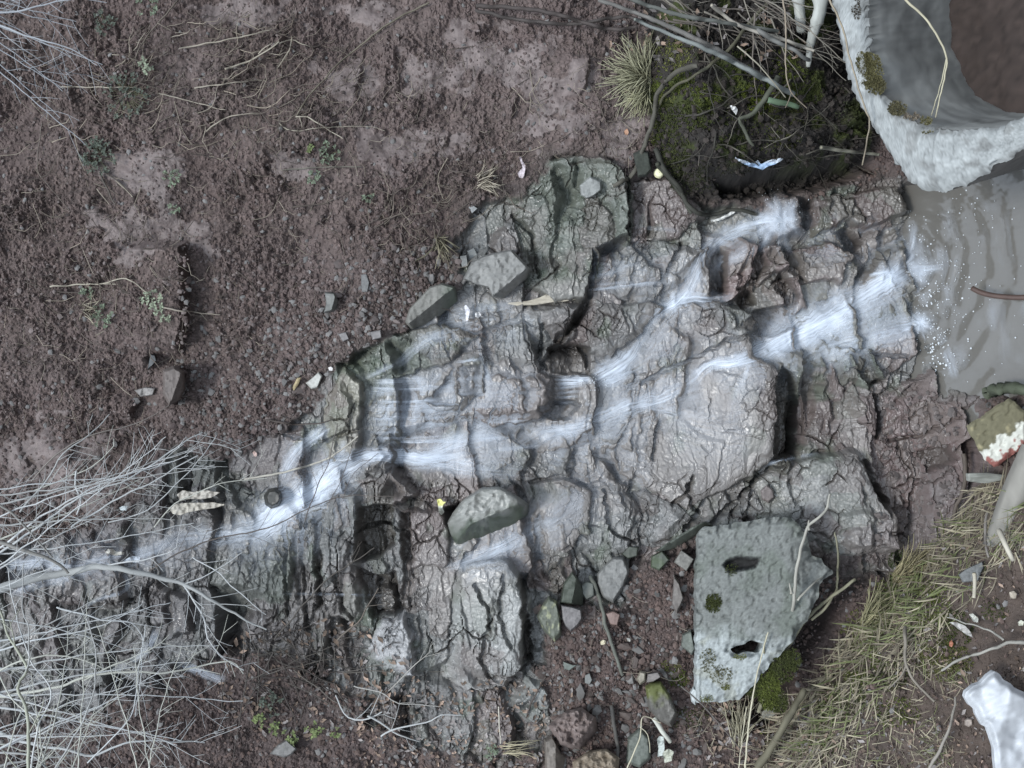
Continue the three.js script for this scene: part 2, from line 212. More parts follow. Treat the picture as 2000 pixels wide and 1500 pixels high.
  rock += (0.35 + 0.65 * brk) * 0.021 * slabs(qx * 0.94 - 0.25 * qy + 600, qy * 0.94 + 0.25 * qx, 47, 66, 37, 15, 11).h; const kk = hash(sl.id, 6, 2);
  rock += (0.15 + brk) * 0.0092 * slabs(qx + 0.2 * qy + 900, qy + 400, 21, 30, 91, 12, 8).h;
  let owner = 1000 + id1, tone = null, lift = 0;
  const base0 = rock; for (const q of LEDGES) { const k0 = q.tone === SILT ? 1 : 0;
    const d = sdFast(q, wx, wy, 75); if (d > 75) continue;
    const out = Math.max(0, d), right = sst(0.25, 0.85, _sd.nx), left = sst(0.25, 0.85, -_sd.nx), k = lerp(lerp(0.007, q.kr * 2.6, right), 0.0018, left) * (d > 0 ? 1 : 0);
    const hb = q.h * 0.62 - 0.018 + q.gx * (X - q.cx) / 100 * 1.6 + q.gy * (Y - q.cy) / 100 - out * k - 0.004 * sst(-3, 0, d) + ((k0 > 0.3 ? 0.3 : 0.62) * (base0 + 0.02)) * (d < 0 ? sst(0, 18, -d) : 0.3);
    if (hb > rock) { rock = hb; owner = q.id; tone = q.tone; lift = d < 0 ? 1 : 0.6; }
  }
  // wrinkled, thinly bedded surface
  const xs = X + 16 * noise(X * 0.012, Y * 0.012 + 6) + 7 * noise(X * 0.045 + 8, Y * 0.03);
  const beds = clamp(-0.1 + 0.9 * noise(X * 0.005 + 31, Y * 0.005 + 2) + 0.7 * sst(780, 810, X) * (1 - sst(880, 900, X)) * sst(1080, 1120, Y) + 0.35 * (1 - sst(640, 740, X))), saw = (xs / 21 + 0.6 * noise(Y * 0.013, 3.3)); const sf = saw - Math.floor(saw);
  rock += (1 - 0.72 * w) * (0.010 * beds * (sf < 0.82 ? sf / 0.82 : (1 - sf) / 0.18) + 0.0014 * ridge(xs * 0.042 + 1.2 * noise(X * 0.02, Y * 0.02), Y * 0.026 + 1.2 * noise(X * 0.02 + 8, Y * 0.02), 3) + 0.0010 * ridge(X * 0.10 + 1.5 * noise(X * 0.04, Y * 0.04), Y * 0.07, 2) + 0.0018 * noise(X * 0.2, Y * 0.2)) + (0.25 + 0.75 * brk) * (1 - 0.55 * w) * 0.0056 * slabs(qx - 0.25 * qy + 300 + 4 * noise(X * 0.06, Y * 0.06), qy + 0.25 * qx + 700, 10, 23, 53, 4, 5).h;
  rock += w * (0.0016 * noise(X * 0.03, Y * 0.03) + 0.0010 * ridge(X * 0.11, Y * 0.08, 2));
  const v3a = voronoi(qx * 0.0135 + 3, qy * 0.0095 + 8, 301), ea = v3a.f2 - v3a.f1, crack = (1 - sst(0.0, 0.045, ea)) * sst(0.0, 0.3, noise(X * 0.011 + 5, Y * 0.011)); rock -= 0.017 * crack * (1 - 0.5 * w);
  const v3b = voronoi(qx * 0.031 + 0.012 * qy + 20, qy * 0.022 - 0.008 * qx + 90, 302), eb = v3b.f2 - v3b.f1, crack2 = (1 - sst(0.0, 0.085, eb)) * sst(0.08, 0.4, noise(X * 0.014 + 25, Y * 0.014)); rock -= 0.011 * crack2 * (1 - 0.65 * w);
  { const c = voronoi(X * 0.075 + 0.02 * Y + 0.5 * noise(X * 0.03, Y * 0.03), Y * 0.042 + 0.5 * noise(X * 0.03 + 9, Y * 0.03), 303); rock -= 0.009 * (1 - 0.7 * w) * (1 - sst(0, 0.16, c.f2 - c.f1)) * sst(0.1, 0.45, noise(X * 0.017 + 3, Y * 0.015 + 50)); }
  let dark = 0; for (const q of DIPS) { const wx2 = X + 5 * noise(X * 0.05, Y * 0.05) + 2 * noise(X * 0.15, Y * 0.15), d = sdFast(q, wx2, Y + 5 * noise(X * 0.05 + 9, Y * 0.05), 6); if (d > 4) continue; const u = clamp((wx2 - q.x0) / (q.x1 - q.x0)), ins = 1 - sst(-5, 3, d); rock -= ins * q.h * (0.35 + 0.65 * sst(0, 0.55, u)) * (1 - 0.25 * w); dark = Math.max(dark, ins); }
  for (const q of CRACKS) { const d = pathDist(q, X + 6 * noise(X * 0.04, Y * 0.04) + 3 * noise(X * 0.13, Y * 0.13), Y + 6 * noise(X * 0.04 + 30, Y * 0.04)); if (d < 6) rock -= 0.032 * (1 - sst(1, 5.5, d)); }
  // rough, dark roots and soil of the overhang; turf on the near bank
  if (mound > 0) soil += mound * (0.06 * fbm(X * 0.012, Y * 0.012, 3) + 0.035 * ridge(X * 0.022, Y * 0.03, 3) + 0.012 * ridge(X * 0.07, Y * 0.07, 2));
  { const d = sdFast(UNDER, X, Y + 8 * noise(X * 0.03, 5), 20); if (d < 14) soil -= 0.15 * (1 - sst(-14, 12, d)); }
  if (bank > 0) soil += bank * (0.02 * fbm(X * 0.02, Y * 0.02, 3));
  const land = Math.max(mound, bank), rr = rk * (1 - land);
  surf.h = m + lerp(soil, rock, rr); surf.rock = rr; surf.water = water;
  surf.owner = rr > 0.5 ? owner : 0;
  // soil and rock colours, darker in the gap, dips and cracks
  const v1 = fbm(X * 0.006, Y * 0.006, 4), v2 = fbm(X * 0.03 + 9, Y * 0.03, 3), v3 = noise(X * 0.21, Y * 0.21);
  surf.r = 0.098; surf.g = 0.073; surf.b = 0.065;
  const v4 = noise(X * 0.34 + 9, Y * 0.34), v5 = noise(X * 0.13 + 50, Y * 0.13), cl = Math.max(0.3, (1 + 0.45 * v1 + 0.34 * v2 + 0.28 * v3 + 0.22 * v5) * (1 + 0.3 * v4 + 0.75 * crumbT)); surf.r *= cl; surf.g *= cl; surf.b *= cl;
  mixc(sst(-0.1, 0.5, fbm(X * 0.004 + 70, Y * 0.005 + 3, 4) + 0.55 * sst(480, 700, X) * (1 - sst(220, 420, Y))) * 0.65, [0.128, 0.099, 0.091], 1 + 0.4 * v2 + 0.2 * v3);
  mixc(smooth * 0.55, [0.165, 0.134, 0.127], 1 + 0.5 * v2 + 0.15 * v3);
  mixc(sst(0.05, 0.5, v1 + 0.2) * 0.35 * (1 - smooth), [0.092, 0.066, 0.062]);
  mixc(sst(1050, 1120, Y) * sst(1030, 1080, X) * 0.7, [0.068, 0.047, 0.041], 1 + 0.5 * v2 + 0.6 * crumbT);
  mixc(sst(1250, 1400, Y) * (1 - sst(900, 1000, X)) * 0.5, [0.062, 0.047, 0.045], 1 + 0.3 * v2);
  mixc(mound, [0.026, 0.022, 0.019], 1 + 0.6 * v2); mixc(mound * sst(0.05, 0.25, fbm(X * 0.013 + 4, Y * 0.013 + 1, 3)) * (1 - sst(300, 350, Y)), [0.040, 0.050, 0.010], 1 + 0.5 * v3);
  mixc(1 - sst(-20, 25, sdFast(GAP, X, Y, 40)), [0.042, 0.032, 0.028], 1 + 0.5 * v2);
  mixc(bank, [0.070, 0.052, 0.042], 1 + 0.5 * v2);
  mixc((1 - sst(0, 60, -inRock)) * sst(-70, -5, inRock) * 0.6 * (1 - land), [0.078, 0.066, 0.060], 1 + 0.5 * v2 + 0.5 * crumbT);
  if (rr > 0) {
    const sr = surf.r, sg = surf.g, sb = surf.b, tn = tone || (k1 < 0.4 ? GREY : k1 < 0.62 ? PINK : k1 < 0.85 ? SILT : GREEN);
    const f = (1 + 0.25 * v1 + 0.36 * v2 + (0.22 * v3 + 0.2 * v4) * (1 - 0.6 * w)) * (0.95 + 0.24 * u1) * (1 + (0.34 * (kk - 0.5)) * (1 - 0.7 * w)) * (1 + 0.22 * noise(X * 0.045 + 3, Y * 0.16 + 9) * (1 - 0.5 * w)); surf.r = tn[0] * f; surf.g = tn[1] * f; surf.b = tn[2] * f;
    mixc(sst(0.0, 0.45, v1 + 0.5 * v2) * 0.45, PINK); mixc(sst(0.12, 0.4, fbm(X * 0.009 + 60, Y * 0.009, 3)) * 0.4 * (1 - w), [0.075, 0.055, 0.05]);
    mixc(sst(0.62, 0.8, kk) * (1 - w) * 0.45, [0.098, 0.105, 0.085]); mixc(sst(0.1, 0.0, kk) * 0 + (kk < 0.18 ? 0.4 * (1 - w) : 0), [0.105, 0.082, 0.074]); mixc(sst(0.22, 0.4, fbm(X * 0.014 + 90, Y * 0.012, 3)) * 0.55, [0.085, 0.105, 0.075]);
    mixc(sst(1620, 1760, X) * sst(720, 800, Y) * 0.45, [0.13, 0.09, 0.085]); mixc(sst(1380, 1440, X) * (1 - sst(560, 640, X * 0 + Y)) * sst(400, 470, Y) * 0.25, [0.150, 0.118, 0.110]);
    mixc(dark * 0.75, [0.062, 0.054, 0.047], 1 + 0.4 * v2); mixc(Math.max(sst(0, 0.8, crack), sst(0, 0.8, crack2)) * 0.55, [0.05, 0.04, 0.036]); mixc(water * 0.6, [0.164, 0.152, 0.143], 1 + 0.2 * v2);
    mixc((1 - sst(480, 640, X)) * 0.45, [0.12, 0.115, 0.115]);
    surf.r = lerp(sr, surf.r, rr); surf.g = lerp(sg, surf.g, rr); surf.b = lerp(sb, surf.b, rr);
  }
  surf.rough = lerp(lerp(0.9, 0.62, clamp(smooth + 0.3 * lowland)), clamp(0.41 + 0.3 * v2 - 0.03 * w, 0.28, 0.72), rr);
  return surf;
}
// one sheet of points; close together where the photograph looks, wider apart out to the horizon
function lines(a, b, step) { const l = []; for (let x = a; x <= b; x += step) l.push(x); let g = step, x = l[0]; const lo = []; while (x > a - 9000) { g *= 1.28; x -= g; lo.unshift(x); } g = step; x = l[l.length - 1]; while (x < b + 9000) { g *= 1.28; x += g; l.push(x); } return [...lo, ...l]; }
const STEP = 2, AX = -80, AY = -80, LX = lines(AX, 2080, STEP), LY = lines(AY, 1580, STEP), NX = LX.length, NY = LY.length;
const fx0 = LX.indexOf(AX), fy0 = LY.indexOf(AY), FNX = Math.round((2080 - AX) / STEP) + 1, FNY = Math.round((1580 - AY) / STEP) + 1;
const HG = new Float32Array(NX * NY), pos = new Float32Array(NX * NY * 3), colr = new Float32Array(NX * NY * 3), own = new Int32Array(NX * NY), uvs = new Float32Array(NX * NY * 2), rockG = new Float32Array(NX * NY);
const roughData = new Uint8Array(FNX * FNY * 4);
{ const v = new THREE.Vector3();
  for (let j = 0; j < NY; j++) for (let i = 0; i < NX; i++) {
    const X = LX[i], Y = LY[j], s = surface(X, Y), k = j * NX + i, f = S * (1 - s.m / D);
    HG[k] = s.h; own[k] = s.owner; rockG[k] = s.rock;
    v.copy(O).addScaledVector(R, (X - 1000) * f).addScaledVector(U, (750 - Y) * f).addScaledVector(N, s.h);
    pos[k * 3] = v.x; pos[k * 3 + 1] = v.y; pos[k * 3 + 2] = v.z;
    colr[k * 3] = Math.max(0.012, s.r); colr[k * 3 + 1] = Math.max(0.011, s.g); colr[k * 3 + 2] = Math.max(0.01, s.b);
    const a = i - fx0, b = j - fy0; uvs[k * 2] = (a + 0.5) / FNX; uvs[k * 2 + 1] = (b + 0.5) / FNY;
    if (a >= 0 && b >= 0 && a < FNX && b < FNY) { const q = (b * FNX + a) * 4, r = Math.round(255 * s.rough); roughData[q] = roughData[q + 1] = roughData[q + 2] = r; roughData[q + 3] = 255; }
  } }
function sample(G, X, Y) { const x = clamp((X - AX) / STEP, 0, FNX - 1.001), y = clamp((Y - AY) / STEP, 0, FNY - 1.001), i = Math.floor(x), j = Math.floor(y), u = x - i, v = y - j, k = (fy0 + j) * NX + fx0 + i; return lerp(lerp(G[k], G[k + 1], u), lerp(G[k + NX], G[k + NX + 1], u), v); }
const hAt = (X, Y) => sample(HG, X, Y);
// where the water's skin runs: over cracks and small hollows
const HW = new Float32Array(HG); { const r = 4, tmp = new Float32Array(HG); for (let pass = 0; pass < 2; pass++) { for (let j = fy0; j < fy0 + FNY; j++) for (let i = fx0; i < fx0 + FNX; i++) { let s = 0; for (let q = -r; q <= r; q++) s += HW[j * NX + i + q]; tmp[j * NX + i] = s / (2 * r + 1); } for (let j = fy0; j < fy0 + FNY; j++) for (let i = fx0; i < fx0 + FNX; i++) { let s = 0; for (let q = -r; q <= r; q++) s += tmp[(j + q) * NX + i]; HW[j * NX + i] = s / (2 * r + 1); } } for (let k = 0; k < HW.length; k++) HW[k] = Math.max(HW[k], HG[k] - 0.004); }
const wAt = (X, Y) => sample(HW, X, Y);
const roughTex = new THREE.DataTexture(roughData, FNX, FNY, THREE.RGBAFormat, THREE.UnsignedByteType); roughTex.magFilter = THREE.LinearFilter; roughTex.needsUpdate = true;
const groundMat = vmat(1, { roughnessMap: roughTex, flatShading: true });
{ // cut the sheet into the soil and the ledges that one can tell apart
  const idx = []; for (let j = 0; j < NY - 1; j++) for (let i = 0; i < NX - 1; i++) { const a = j * NX + i, b = a + 1, c = a + NX, d = c + 1; if ((i + j) & 1) idx.push(a, c, b, b, c, d); else idx.push(a, c, d, a, d, b); }
  const whole = new THREE.BufferGeometry(); whole.setAttribute('position', new THREE.BufferAttribute(pos, 3)); whole.setIndex(idx); whole.computeVertexNormals();
  const nor = whole.attributes.normal.array, faces = new Map();
  for (let t = 0; t < idx.length; t += 3) { const o = own[idx[t]]; if (!faces.has(o)) faces.set(o, []); faces.get(o).push(idx[t], idx[t + 1], idx[t + 2]); }
  const cut = (list) => { const map = new Map(), p = [], n = [], c = [], u = [], ix = []; for (const k of list) { let q = map.get(k); if (q === undefined) { q = map.size; map.set(k, q); p.push(pos[k * 3], pos[k * 3 + 1], pos[k * 3 + 2]); n.push(nor[k * 3], nor[k * 3 + 1], nor[k * 3 + 2]); c.push(colr[k * 3], colr[k * 3 + 1], colr[k * 3 + 2]); u.push(uvs[k * 2], uvs[k * 2 + 1]); } ix.push(q); } const g = new THREE.BufferGeometry(); g.setAttribute('position', new THREE.Float32BufferAttribute(p, 3)); g.setAttribute('color', new THREE.Float32BufferAttribute(c, 3)); g.setAttribute('uv', new THREE.Float32BufferAttribute(u, 2)); g.setIndex(ix); return g; };
  const ground = new THREE.Mesh(cut(faces.get(0)), groundMat); add(ground, 'ground', 'structure'); ground.userData.label = 'red brown clay slope with crumbs and smooth patches around the stream';
  const small = [], bed = new THREE.Group(); add(bed, 'bedrock', 'structure'); bed.userData.label = 'wet grey and pinkish bedrock ledges under the running water';
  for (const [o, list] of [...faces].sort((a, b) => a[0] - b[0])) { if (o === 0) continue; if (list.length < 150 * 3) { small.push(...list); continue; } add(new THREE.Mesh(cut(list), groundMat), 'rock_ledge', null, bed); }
  if (small.length) { const o = new THREE.Mesh(cut(small), groundMat); add(o, 'rock_chips', 'stuff', bed); }
}
// ------------------------------------------------------------------ water
{ // the pool: a level sheet with rings running out from where the stream lands
  const xs = [], ys = []; for (let x = 1700; x <= 2120; x += 3) xs.push(x); for (let x = 2135; x < 2700; x *= 1.02) xs.push(x);
  for (let y = 230; y <= 840; y += 3) ys.push(y);
  const p = [], c = [], ix = [], v = new THREE.Vector3(), src = [at(1768, 522, poolH(1768)), at(1800, 630, poolH(1800)), at(1700, 430, poolH(1740))];
  for (const Y of ys) for (const X of xs) {
    at(X, Y, poolH(X), v); let h = 0;
    src.forEach((q, k) => { const d = v.distanceTo(q) + 0.012 * noise(v.x * 9, v.z * 9 + k), w = k ? 0.4 : 1; h += w * 0.0032 * Math.sin(d * (2 * Math.PI / (0.052 + 0.05 * d))) * sst(0, 0.1, d) / (1 + 0.8 * d); });
    h += 0.0022 * fbm(v.x * 16, v.z * 9, 3) + 0.0004 * noise(v.x * 60, v.z * 45);
    p.push(v.x, v.y + h, v.z);
    const t = 1 + 0.10 * fbm(v.x * 5, v.z * 5, 3); c.push(0.122 * t, 0.117 * t, 0.106 * t);
  }
  const n = xs.length; for (let j = 0; j < ys.length - 1; j++) for (let i = 0; i < n - 1; i++) { const a = j * n + i; ix.push(a, a + n, a + 1, a + 1, a + n, a + n + 1); }
  const o = add(new THREE.Mesh(geo(p, ix, c), vmat(0.10, { side: THREE.DoubleSide })), 'pool', 'structure'); o.userData.label = 'murky grey brown pool with rings at the foot of the cascade';
}
const whiteMat = vmat(0.42, { transparent: true, side: THREE.DoubleSide });
function curve(pts, step) { // smooth points of any width along a list of [x, y, ...]
  const out = [], n = pts.length, K = pts[0].length; for (let i = 0; i < n - 1; i++) { const a = pts[Math.max(0, i - 1)], b = pts[i], c = pts[i + 1], d = pts[Math.min(n - 1, i + 2)], m = Math.max(1, Math.round(Math.hypot(c[0] - b[0], c[1] - b[1]) / step)); for (let q = 0; q < m; q++) { const t = q / m, r = []; for (let k = 0; k < K; k++) r.push(0.5 * (2 * b[k] + (c[k] - a[k]) * t + (2 * a[k] - 5 * b[k] + 4 * c[k] - d[k]) * t * t + (3 * b[k] - a[k] - 3 * c[k] + d[k]) * t * t * t)); out.push(r); } } out.push(pts[n - 1].slice()); return out;
}
let wseed = 0;
function ribbon(buf, spec, lift = 0.006, level = false, fine = 1) { // x, y, half width, how white
  const pts = curve((typeof spec === 'string' ? P(spec) : spec).map((q) => [q[0], q[1], q[2] * 1.4, q[3]]), 3), n = pts.length, M = 10 + Math.round(Math.max(...pts.map((q) => q[2])) * 1.2), sN = ++wseed * 13.7, b0 = buf.p.length / 3, v = new THREE.Vector3();
  let run = 0;
  for (let i = 0; i < n; i++) {
    const a = pts[Math.max(0, i - 1)], b = pts[Math.min(n - 1, i + 1)], L = Math.hypot(b[0] - a[0], b[1] - a[1]) || 1, nx = -(b[1] - a[1]) / L, ny = (b[0] - a[0]) / L, [x, y, w, den] = pts[i]; run += L / 2;
    for (let k = 0; k <= M; k++) {
      const s = k / M * 2 - 1, off = s * w * (1 + 0.3 * noise(run * 0.05, sN + s) + 0.15 * noise(run * 0.15, sN * 2 + s)), X = x + nx * off, Y = y + ny * off, cross = s * Math.max(w, 6);
      const st = 0.5 + 0.5 * (0.9 * noise(run * 0.010 + sN, cross * 0.24 * fine + sN) + 0.75 * noise(run * 0.018, cross * 0.6 * fine + sN * 2) + 0.4 * noise(run * 0.06, cross * 0.35 + sN));
      const puff = 0.5 + 0.6 * noise(X * 0.05, Y * 0.05), al = clamp(den * (0.80 + 0.06 * sst(0.3, 0, den)) * Math.pow(1 - s * s, 1.7) * (0.10 + 1.05 * st + 0.3 * puff * den) * sst(0, 34, Math.min(run, (n - i) * 3 + 2)));
      at(X, Y, (level ? poolH(X) : wAt(X, Y)) + lift * (0.5 + den) * (1 - s * s * 0.8) + 0.004 * (st - 0.5) * den, v);
      buf.p.push(v.x, v.y, v.z); buf.c.push(0.72, 0.79, 0.88, Math.min(0.86, al * 0.86));
      if (i && k) { const q = b0 + i * (M + 1) + k; buf.i.push(q - M - 2, q - M - 1, q - 1, q - M - 1, q, q - 1); }
    }
  }
}
function water(name, label, specs, extra) { const buf = { p: [], c: [], i: [] }; for (const s of specs) Array.isArray(s) && !Array.isArray(s[0]) && typeof s[0] === 'string' ? ribbon(buf, s[0], s[1], s[2], s[3]) : ribbon(buf, s); if (extra) extra(buf); const o = add(new THREE.Mesh(geo(buf.p, buf.i, buf.c, null, 4), whiteMat), name, 'structure'); o.userData.label = label; return o; }
const wr = rng(77);

const fall = (list) => list.map(([x0, y0, x1, y1, w, d]) => `${x0},${y0},${w * 0.6},${d * 0.4} ${lerp(x0, x1, 0.35)},${lerp(y0, y1, 0.35) + 1},${w},${d} ${lerp(x0, x1, 0.75)},${lerp(y0, y1, 0.75)},${w * 1.1},${d} ${x1},${y1},${w * 1.3},${d * 0.5}`);
water('water', 'broad thin milky sheet of water sliding over the ledges', [
  '700,880,60,0.14 780,830,80,0.30 880,800,90,0.30 980,800,90,0.24 1080,830,70,0.27 1180,830,60,0.34 1280,790,60,0.30 1380,760,50,0.19', '740,820,40,0.19 800,790,60,0.34 900,770,60,0.27 1000,760,50,0.19 1070,755,40,0.19',
  '430,1060,50,0.19 520,1040,70,0.40 600,990,70,0.40 690,920,50,0.40', '1240,690,40,0.27 1290,620,50,0.30 1340,570,45,0.34 1400,490,45,0.30 1500,440,40,0.40', '1380,740,50,0.19 1480,700,70,0.34 1600,650,80,0.40 1700,600,70,0.38 1770,560,60,0.40', '1160,760,50,0.27 1230,730,60,0.30 1300,700,60,0.22 1400,690,60,0.16',
  '1300,830,60,0.19 1400,850,70,0.19 1470,860,60,0.14', '1060,880,60,0.22 1180,900,70,0.22 1280,920,60,0.16', '880,1105,40,0.27 980,1070,60,0.34 1080,1020,60,0.27 1180,960,60,0.16', '800,660,40,0.27 880,640,50,0.34 960,625,50,0.27 1060,640,50,0.16', '1130,540,50,0.16 1220,530,60,0.24 1320,540,50,0.16', '1580,690,50,0.24 1700,660,60,0.30 1800,640,50,0.27', '1560,460,40,0.24 1640,480,50,0.27 1740,480,40,0.30 1780,480,40,0.19', '0,1110,40,0.16 150,1100,50,0.27 300,1080,50,0.27 420,1050,40,0.19', '540,910,40,0.19 600,880,50,0.27 660,850,40,0.16'].map((x) => [x, 0.003, false, 1.1]));
water('water', 'white water rushing round the dark stone in the upper channel', [
  '330,1052,8,.25 400,1048,20,.5 470,1042,24,.7 520,1025,32,1 560,985,38,1 610,960,34,1 650,925,32,1 690,902,22,.95 730,890,15,.95 780,893,15,1 830,897,20,.95 880,890,32,.6 940,878,48,.35 1010,865,56,.18',
  '515,1040,16,.5 545,1000,20,1 600,968,20,1 650,930,18,1', '700,893,8,.8 760,890,8,1 830,895,10,1 860,896,10,.6',
  '830,897,12,.8 900,912,18,.5 970,920,20,.28 1040,926,20,.1', '835,890,10,.8 890,865,20,.55 960,845,30,.3 1030,830,30,.1',
  '548,950,10,.7 560,915,12,.7 585,880,13,.6 620,850,13,.6 645,832,10,.5', '560,900,8,.4 600,862,10,.4 640,842,8,.3', '655,905,9,.5 668,880,8,.4 672,850,7,.2',
]);
{ const l = []; for (let k = 0; k < 17; k++) { const y = 745 + k * 9 + wr() * 5, x = 705 + 40 * Math.abs(k - 8) / 8 * wr() + 20 * wr(), n = 60 + 130 * wr(); l.push([x, y, x + n, y - 6 + 10 * wr(), 3 + 5 * wr(), 0.25 + 0.5 * wr()]); } for (let k = 0; k < 9; k++) { const y = 770 + 150 * wr(), x = 880 + 110 * wr(); l.push([x, y, x + 60 + 50 * wr(), y - 10 + 6 * wr(), 4 + 5 * wr(), 0.18 + 0.25 * wr()]); }
  water('water', 'thin white streaks fanning over the ledge beside the ochre rock', fall(l)); }
water('water', 'white strands dropping over the dark notch then foaming to the side', [
  ...fall([[1072, 733, 1165, 738, 3, .7], [1072, 741, 1165, 741, 4, .9], [1074, 750, 1160, 745, 4, .9], [1074, 759, 1150, 752, 3, .7], [1076, 768, 1140, 764, 3, .6], [1076, 777, 1135, 774, 3, .6], [1080, 786, 1128, 785, 3, .45]]),
  '1150,745,12,.9 1175,735,20,1 1205,718,24,1 1230,700,18,.9 1243,680,12,.6 1265,640,10,.35 1290,608,12,.6 1318,592,16,.95 1342,568,12,.7 1365,520,13,.65 1390,478,15,.6 1430,452,13,.6 1480,438,14,.8 1525,432,20,1',
  '1165,750,10,.7 1200,742,12,.8 1228,730,8,.5', '1295,604,8,.8 1320,590,12,1 1350,583,12,.8 1400,585,14,.45 1440,580,12,.2', '1385,545,10,.25 1400,520,12,.35 1440,500,12,.3 1500,478,10,.15', '1380,500,7,.5 1420,465,8,.6 1470,448,8,.6',
]);
water('water', 'broad white fall that crosses the smooth slab and lands in the pool', [
  '1000,880,12,.25 1060,845,18,.4 1130,835,18,.6 1160,822,18,.55 1230,795,17,.75 1300,775,16,.55 1350,745,12,.35 1385,714,11,.8 1440,706,14,.8 1480,692,22,1 1530,662,34,1 1590,635,36,.95 1640,605,32,.85 1700,570,26,.9 1745,540,26,1 1775,522,30,.9',
  '1480,692,12,1 1530,668,20,1 1580,645,18,1 1640,612,12,.8 1700,572,10,.8 1750,540,14,1', '1560,690,10,.6 1620,640,22,.5 1690,610,20,.45 1740,585,12,.3', '1680,540,4,.6 1720,533,6,.9 1755,528,10,1', '1380,712,8,.7 1420,712,7,.9 1462,700,9,.9',
  '1130,838,14,.4 1080,850,14,.35 1050,862,20,.3', '1250,792,8,.5 1300,800,10,.3 1340,815,10,.15', '1470,700,8,.5 1440,780,12,.2 1430,840,14,.12',
]);
water('water', 'weaker white fall landing at the lower edge of the pool', ['1590,690,24,.3 1660,668,28,.38 1740,642,24,.42 1790,632,18,.9 1818,628,14,.7', '1640,690,12,.25 1720,660,12,.3 1795,640,10,.5', '1800,660,6,.3 1825,690,6,.5 1850,740,5,.4']);
water('water', 'shallow white runs beside the mossy boulder at the side of the stream', ['860,1112,9,.25 930,1092,13,.65 975,1072,17,.85 1030,1045,13,.4 1080,1010,20,.22 1150,965,22,.14', '960,1080,8,.6 1000,1060,9,.6', '1480,913,3,.8 1530,898,4,.8 1600,886,3,.4', '760,1163,3,.2 690,1162,3,.3 600,1160,3,.2 540,1160,2,.1']);
water('water', 'thin films of water trickling in from the clay side', ['835,638,13,.38 900,612,12,.42 960,600,8,.3 1010,592,8,.2', '770,720,8,.3 800,690,10,.4 850,655,14,.35 920,632,16,.35', ...fall([[880, 708, 950, 700, 4, .5], [1140, 567, 1290, 552, 4, .6], [1150, 556, 1250, 548, 4, .35], [1136, 545, 1240, 522, 7, .35], [945, 700, 960, 760, 5, .4], [870, 745, 950, 735, 5, .3], [700, 742, 800, 700, 6, .4], [1230, 440, 1330, 452, 4, .2], [930, 640, 955, 770, 6, .35]])]);
water('water', 'white water half hidden behind the bare grey twigs', ['-60,1112,12,.45 20,1106,13,.55 80,1098,14,.6 150,1108,14,.5 230,1090,12,.6 290,1078,12,.5 345,1052,10,.35', '10,1165,8,.35 80,1140,9,.45 140,1128,8,.4 180,1118,6,.3', '236,1112,4,.4 250,1140,5,.6 235,1158,5,.5 190,1172,4,.4 160,1190,4,.2', '306,1220,6,.4 300,1245,9,.7 280,1275,8,.5 240,1300,8,.35 200,1320,8,.3', '330,1300,6,.4 380,1308,8,.7 425,1325,8,.75 445,1322,5,.4', '290,1300,8,.3 330,1296,9,.4']);
function burst(buf, cx, cy, r, n, level, seed) { // a low soft dome of spray with jets running out of it
  const q = rng(seed), v = new THREE.Vector3();
  for (let layer = 0; layer < 3; layer++) { const b0 = buf.p.length / 3, na = 40, nr = 12, R0 = r * (0.55 + 0.28 * layer); for (let j = 0; j <= nr; j++) for (let i = 0; i < na; i++) { const a = i / na * 6.283, t = j / nr, w = 1 + 0.28 * noise(Math.cos(a) * 2.2 + seed + layer * 9, Math.sin(a) * 2.2) , X = cx + Math.cos(a) * R0 * t * w, Y = cy + Math.sin(a) * R0 * t * w, st = 0.55 + 0.6 * noise(a * 3.8 + layer * 5, t * 1.3 + seed) + 0.3 * noise(X * 0.12, Y * 0.12); at(X, Y, (level ? poolH(X) : wAt(X, Y)) + (0.010 + 0.012 * layer) * (1 - t * t) + 0.004 + 0.004 * noise(X * 0.1, Y * 0.1), v); buf.p.push(v.x, v.y, v.z); buf.c.push(0.72, 0.79, 0.88, clamp((0.52 - 0.08 * layer) * Math.pow(1 - t, 1.5) * (0.25 + 1.2 * st))); if (j) { const k = b0 + j * na + i, k2 = b0 + j * na + (i + 1) % na; buf.i.push(k - na, k2 - na, k, k, k2 - na, k2); } } }
  for (let k = 0; k < n; k++) { const a = q() * 6.283, l = r * (0.5 + 1.0 * q()), w = r * (0.07 + 0.10 * q()); ribbon(buf, [[cx + Math.cos(a) * l * 0.15, cy + Math.sin(a) * l * 0.15, w, 0.2], [cx + Math.cos(a + 0.1) * l * 0.5, cy + Math.sin(a + 0.1) * l * 0.5, w * 1.3, 0.5], [cx + Math.cos(a) * l, cy + Math.sin(a) * l, w * 0.9, 0.03]], 0.008 + 0.02 * q(), level); }
}
water('water', 'white burst of spray where water strikes rock below the mossy overhang', [], (b) => burst(b, 1528, 430, 56, 20, false, 5));
water('water', 'white splash where the main fall enters the pool', [], (b) => { burst(b, 1764, 522, 66, 30, true, 8); burst(b, 1742, 537, 34, 8, false, 9); });
water('water', 'small white splash at the lower shore of the pool', [], (b) => burst(b, 1798, 630, 34, 20, true, 12));
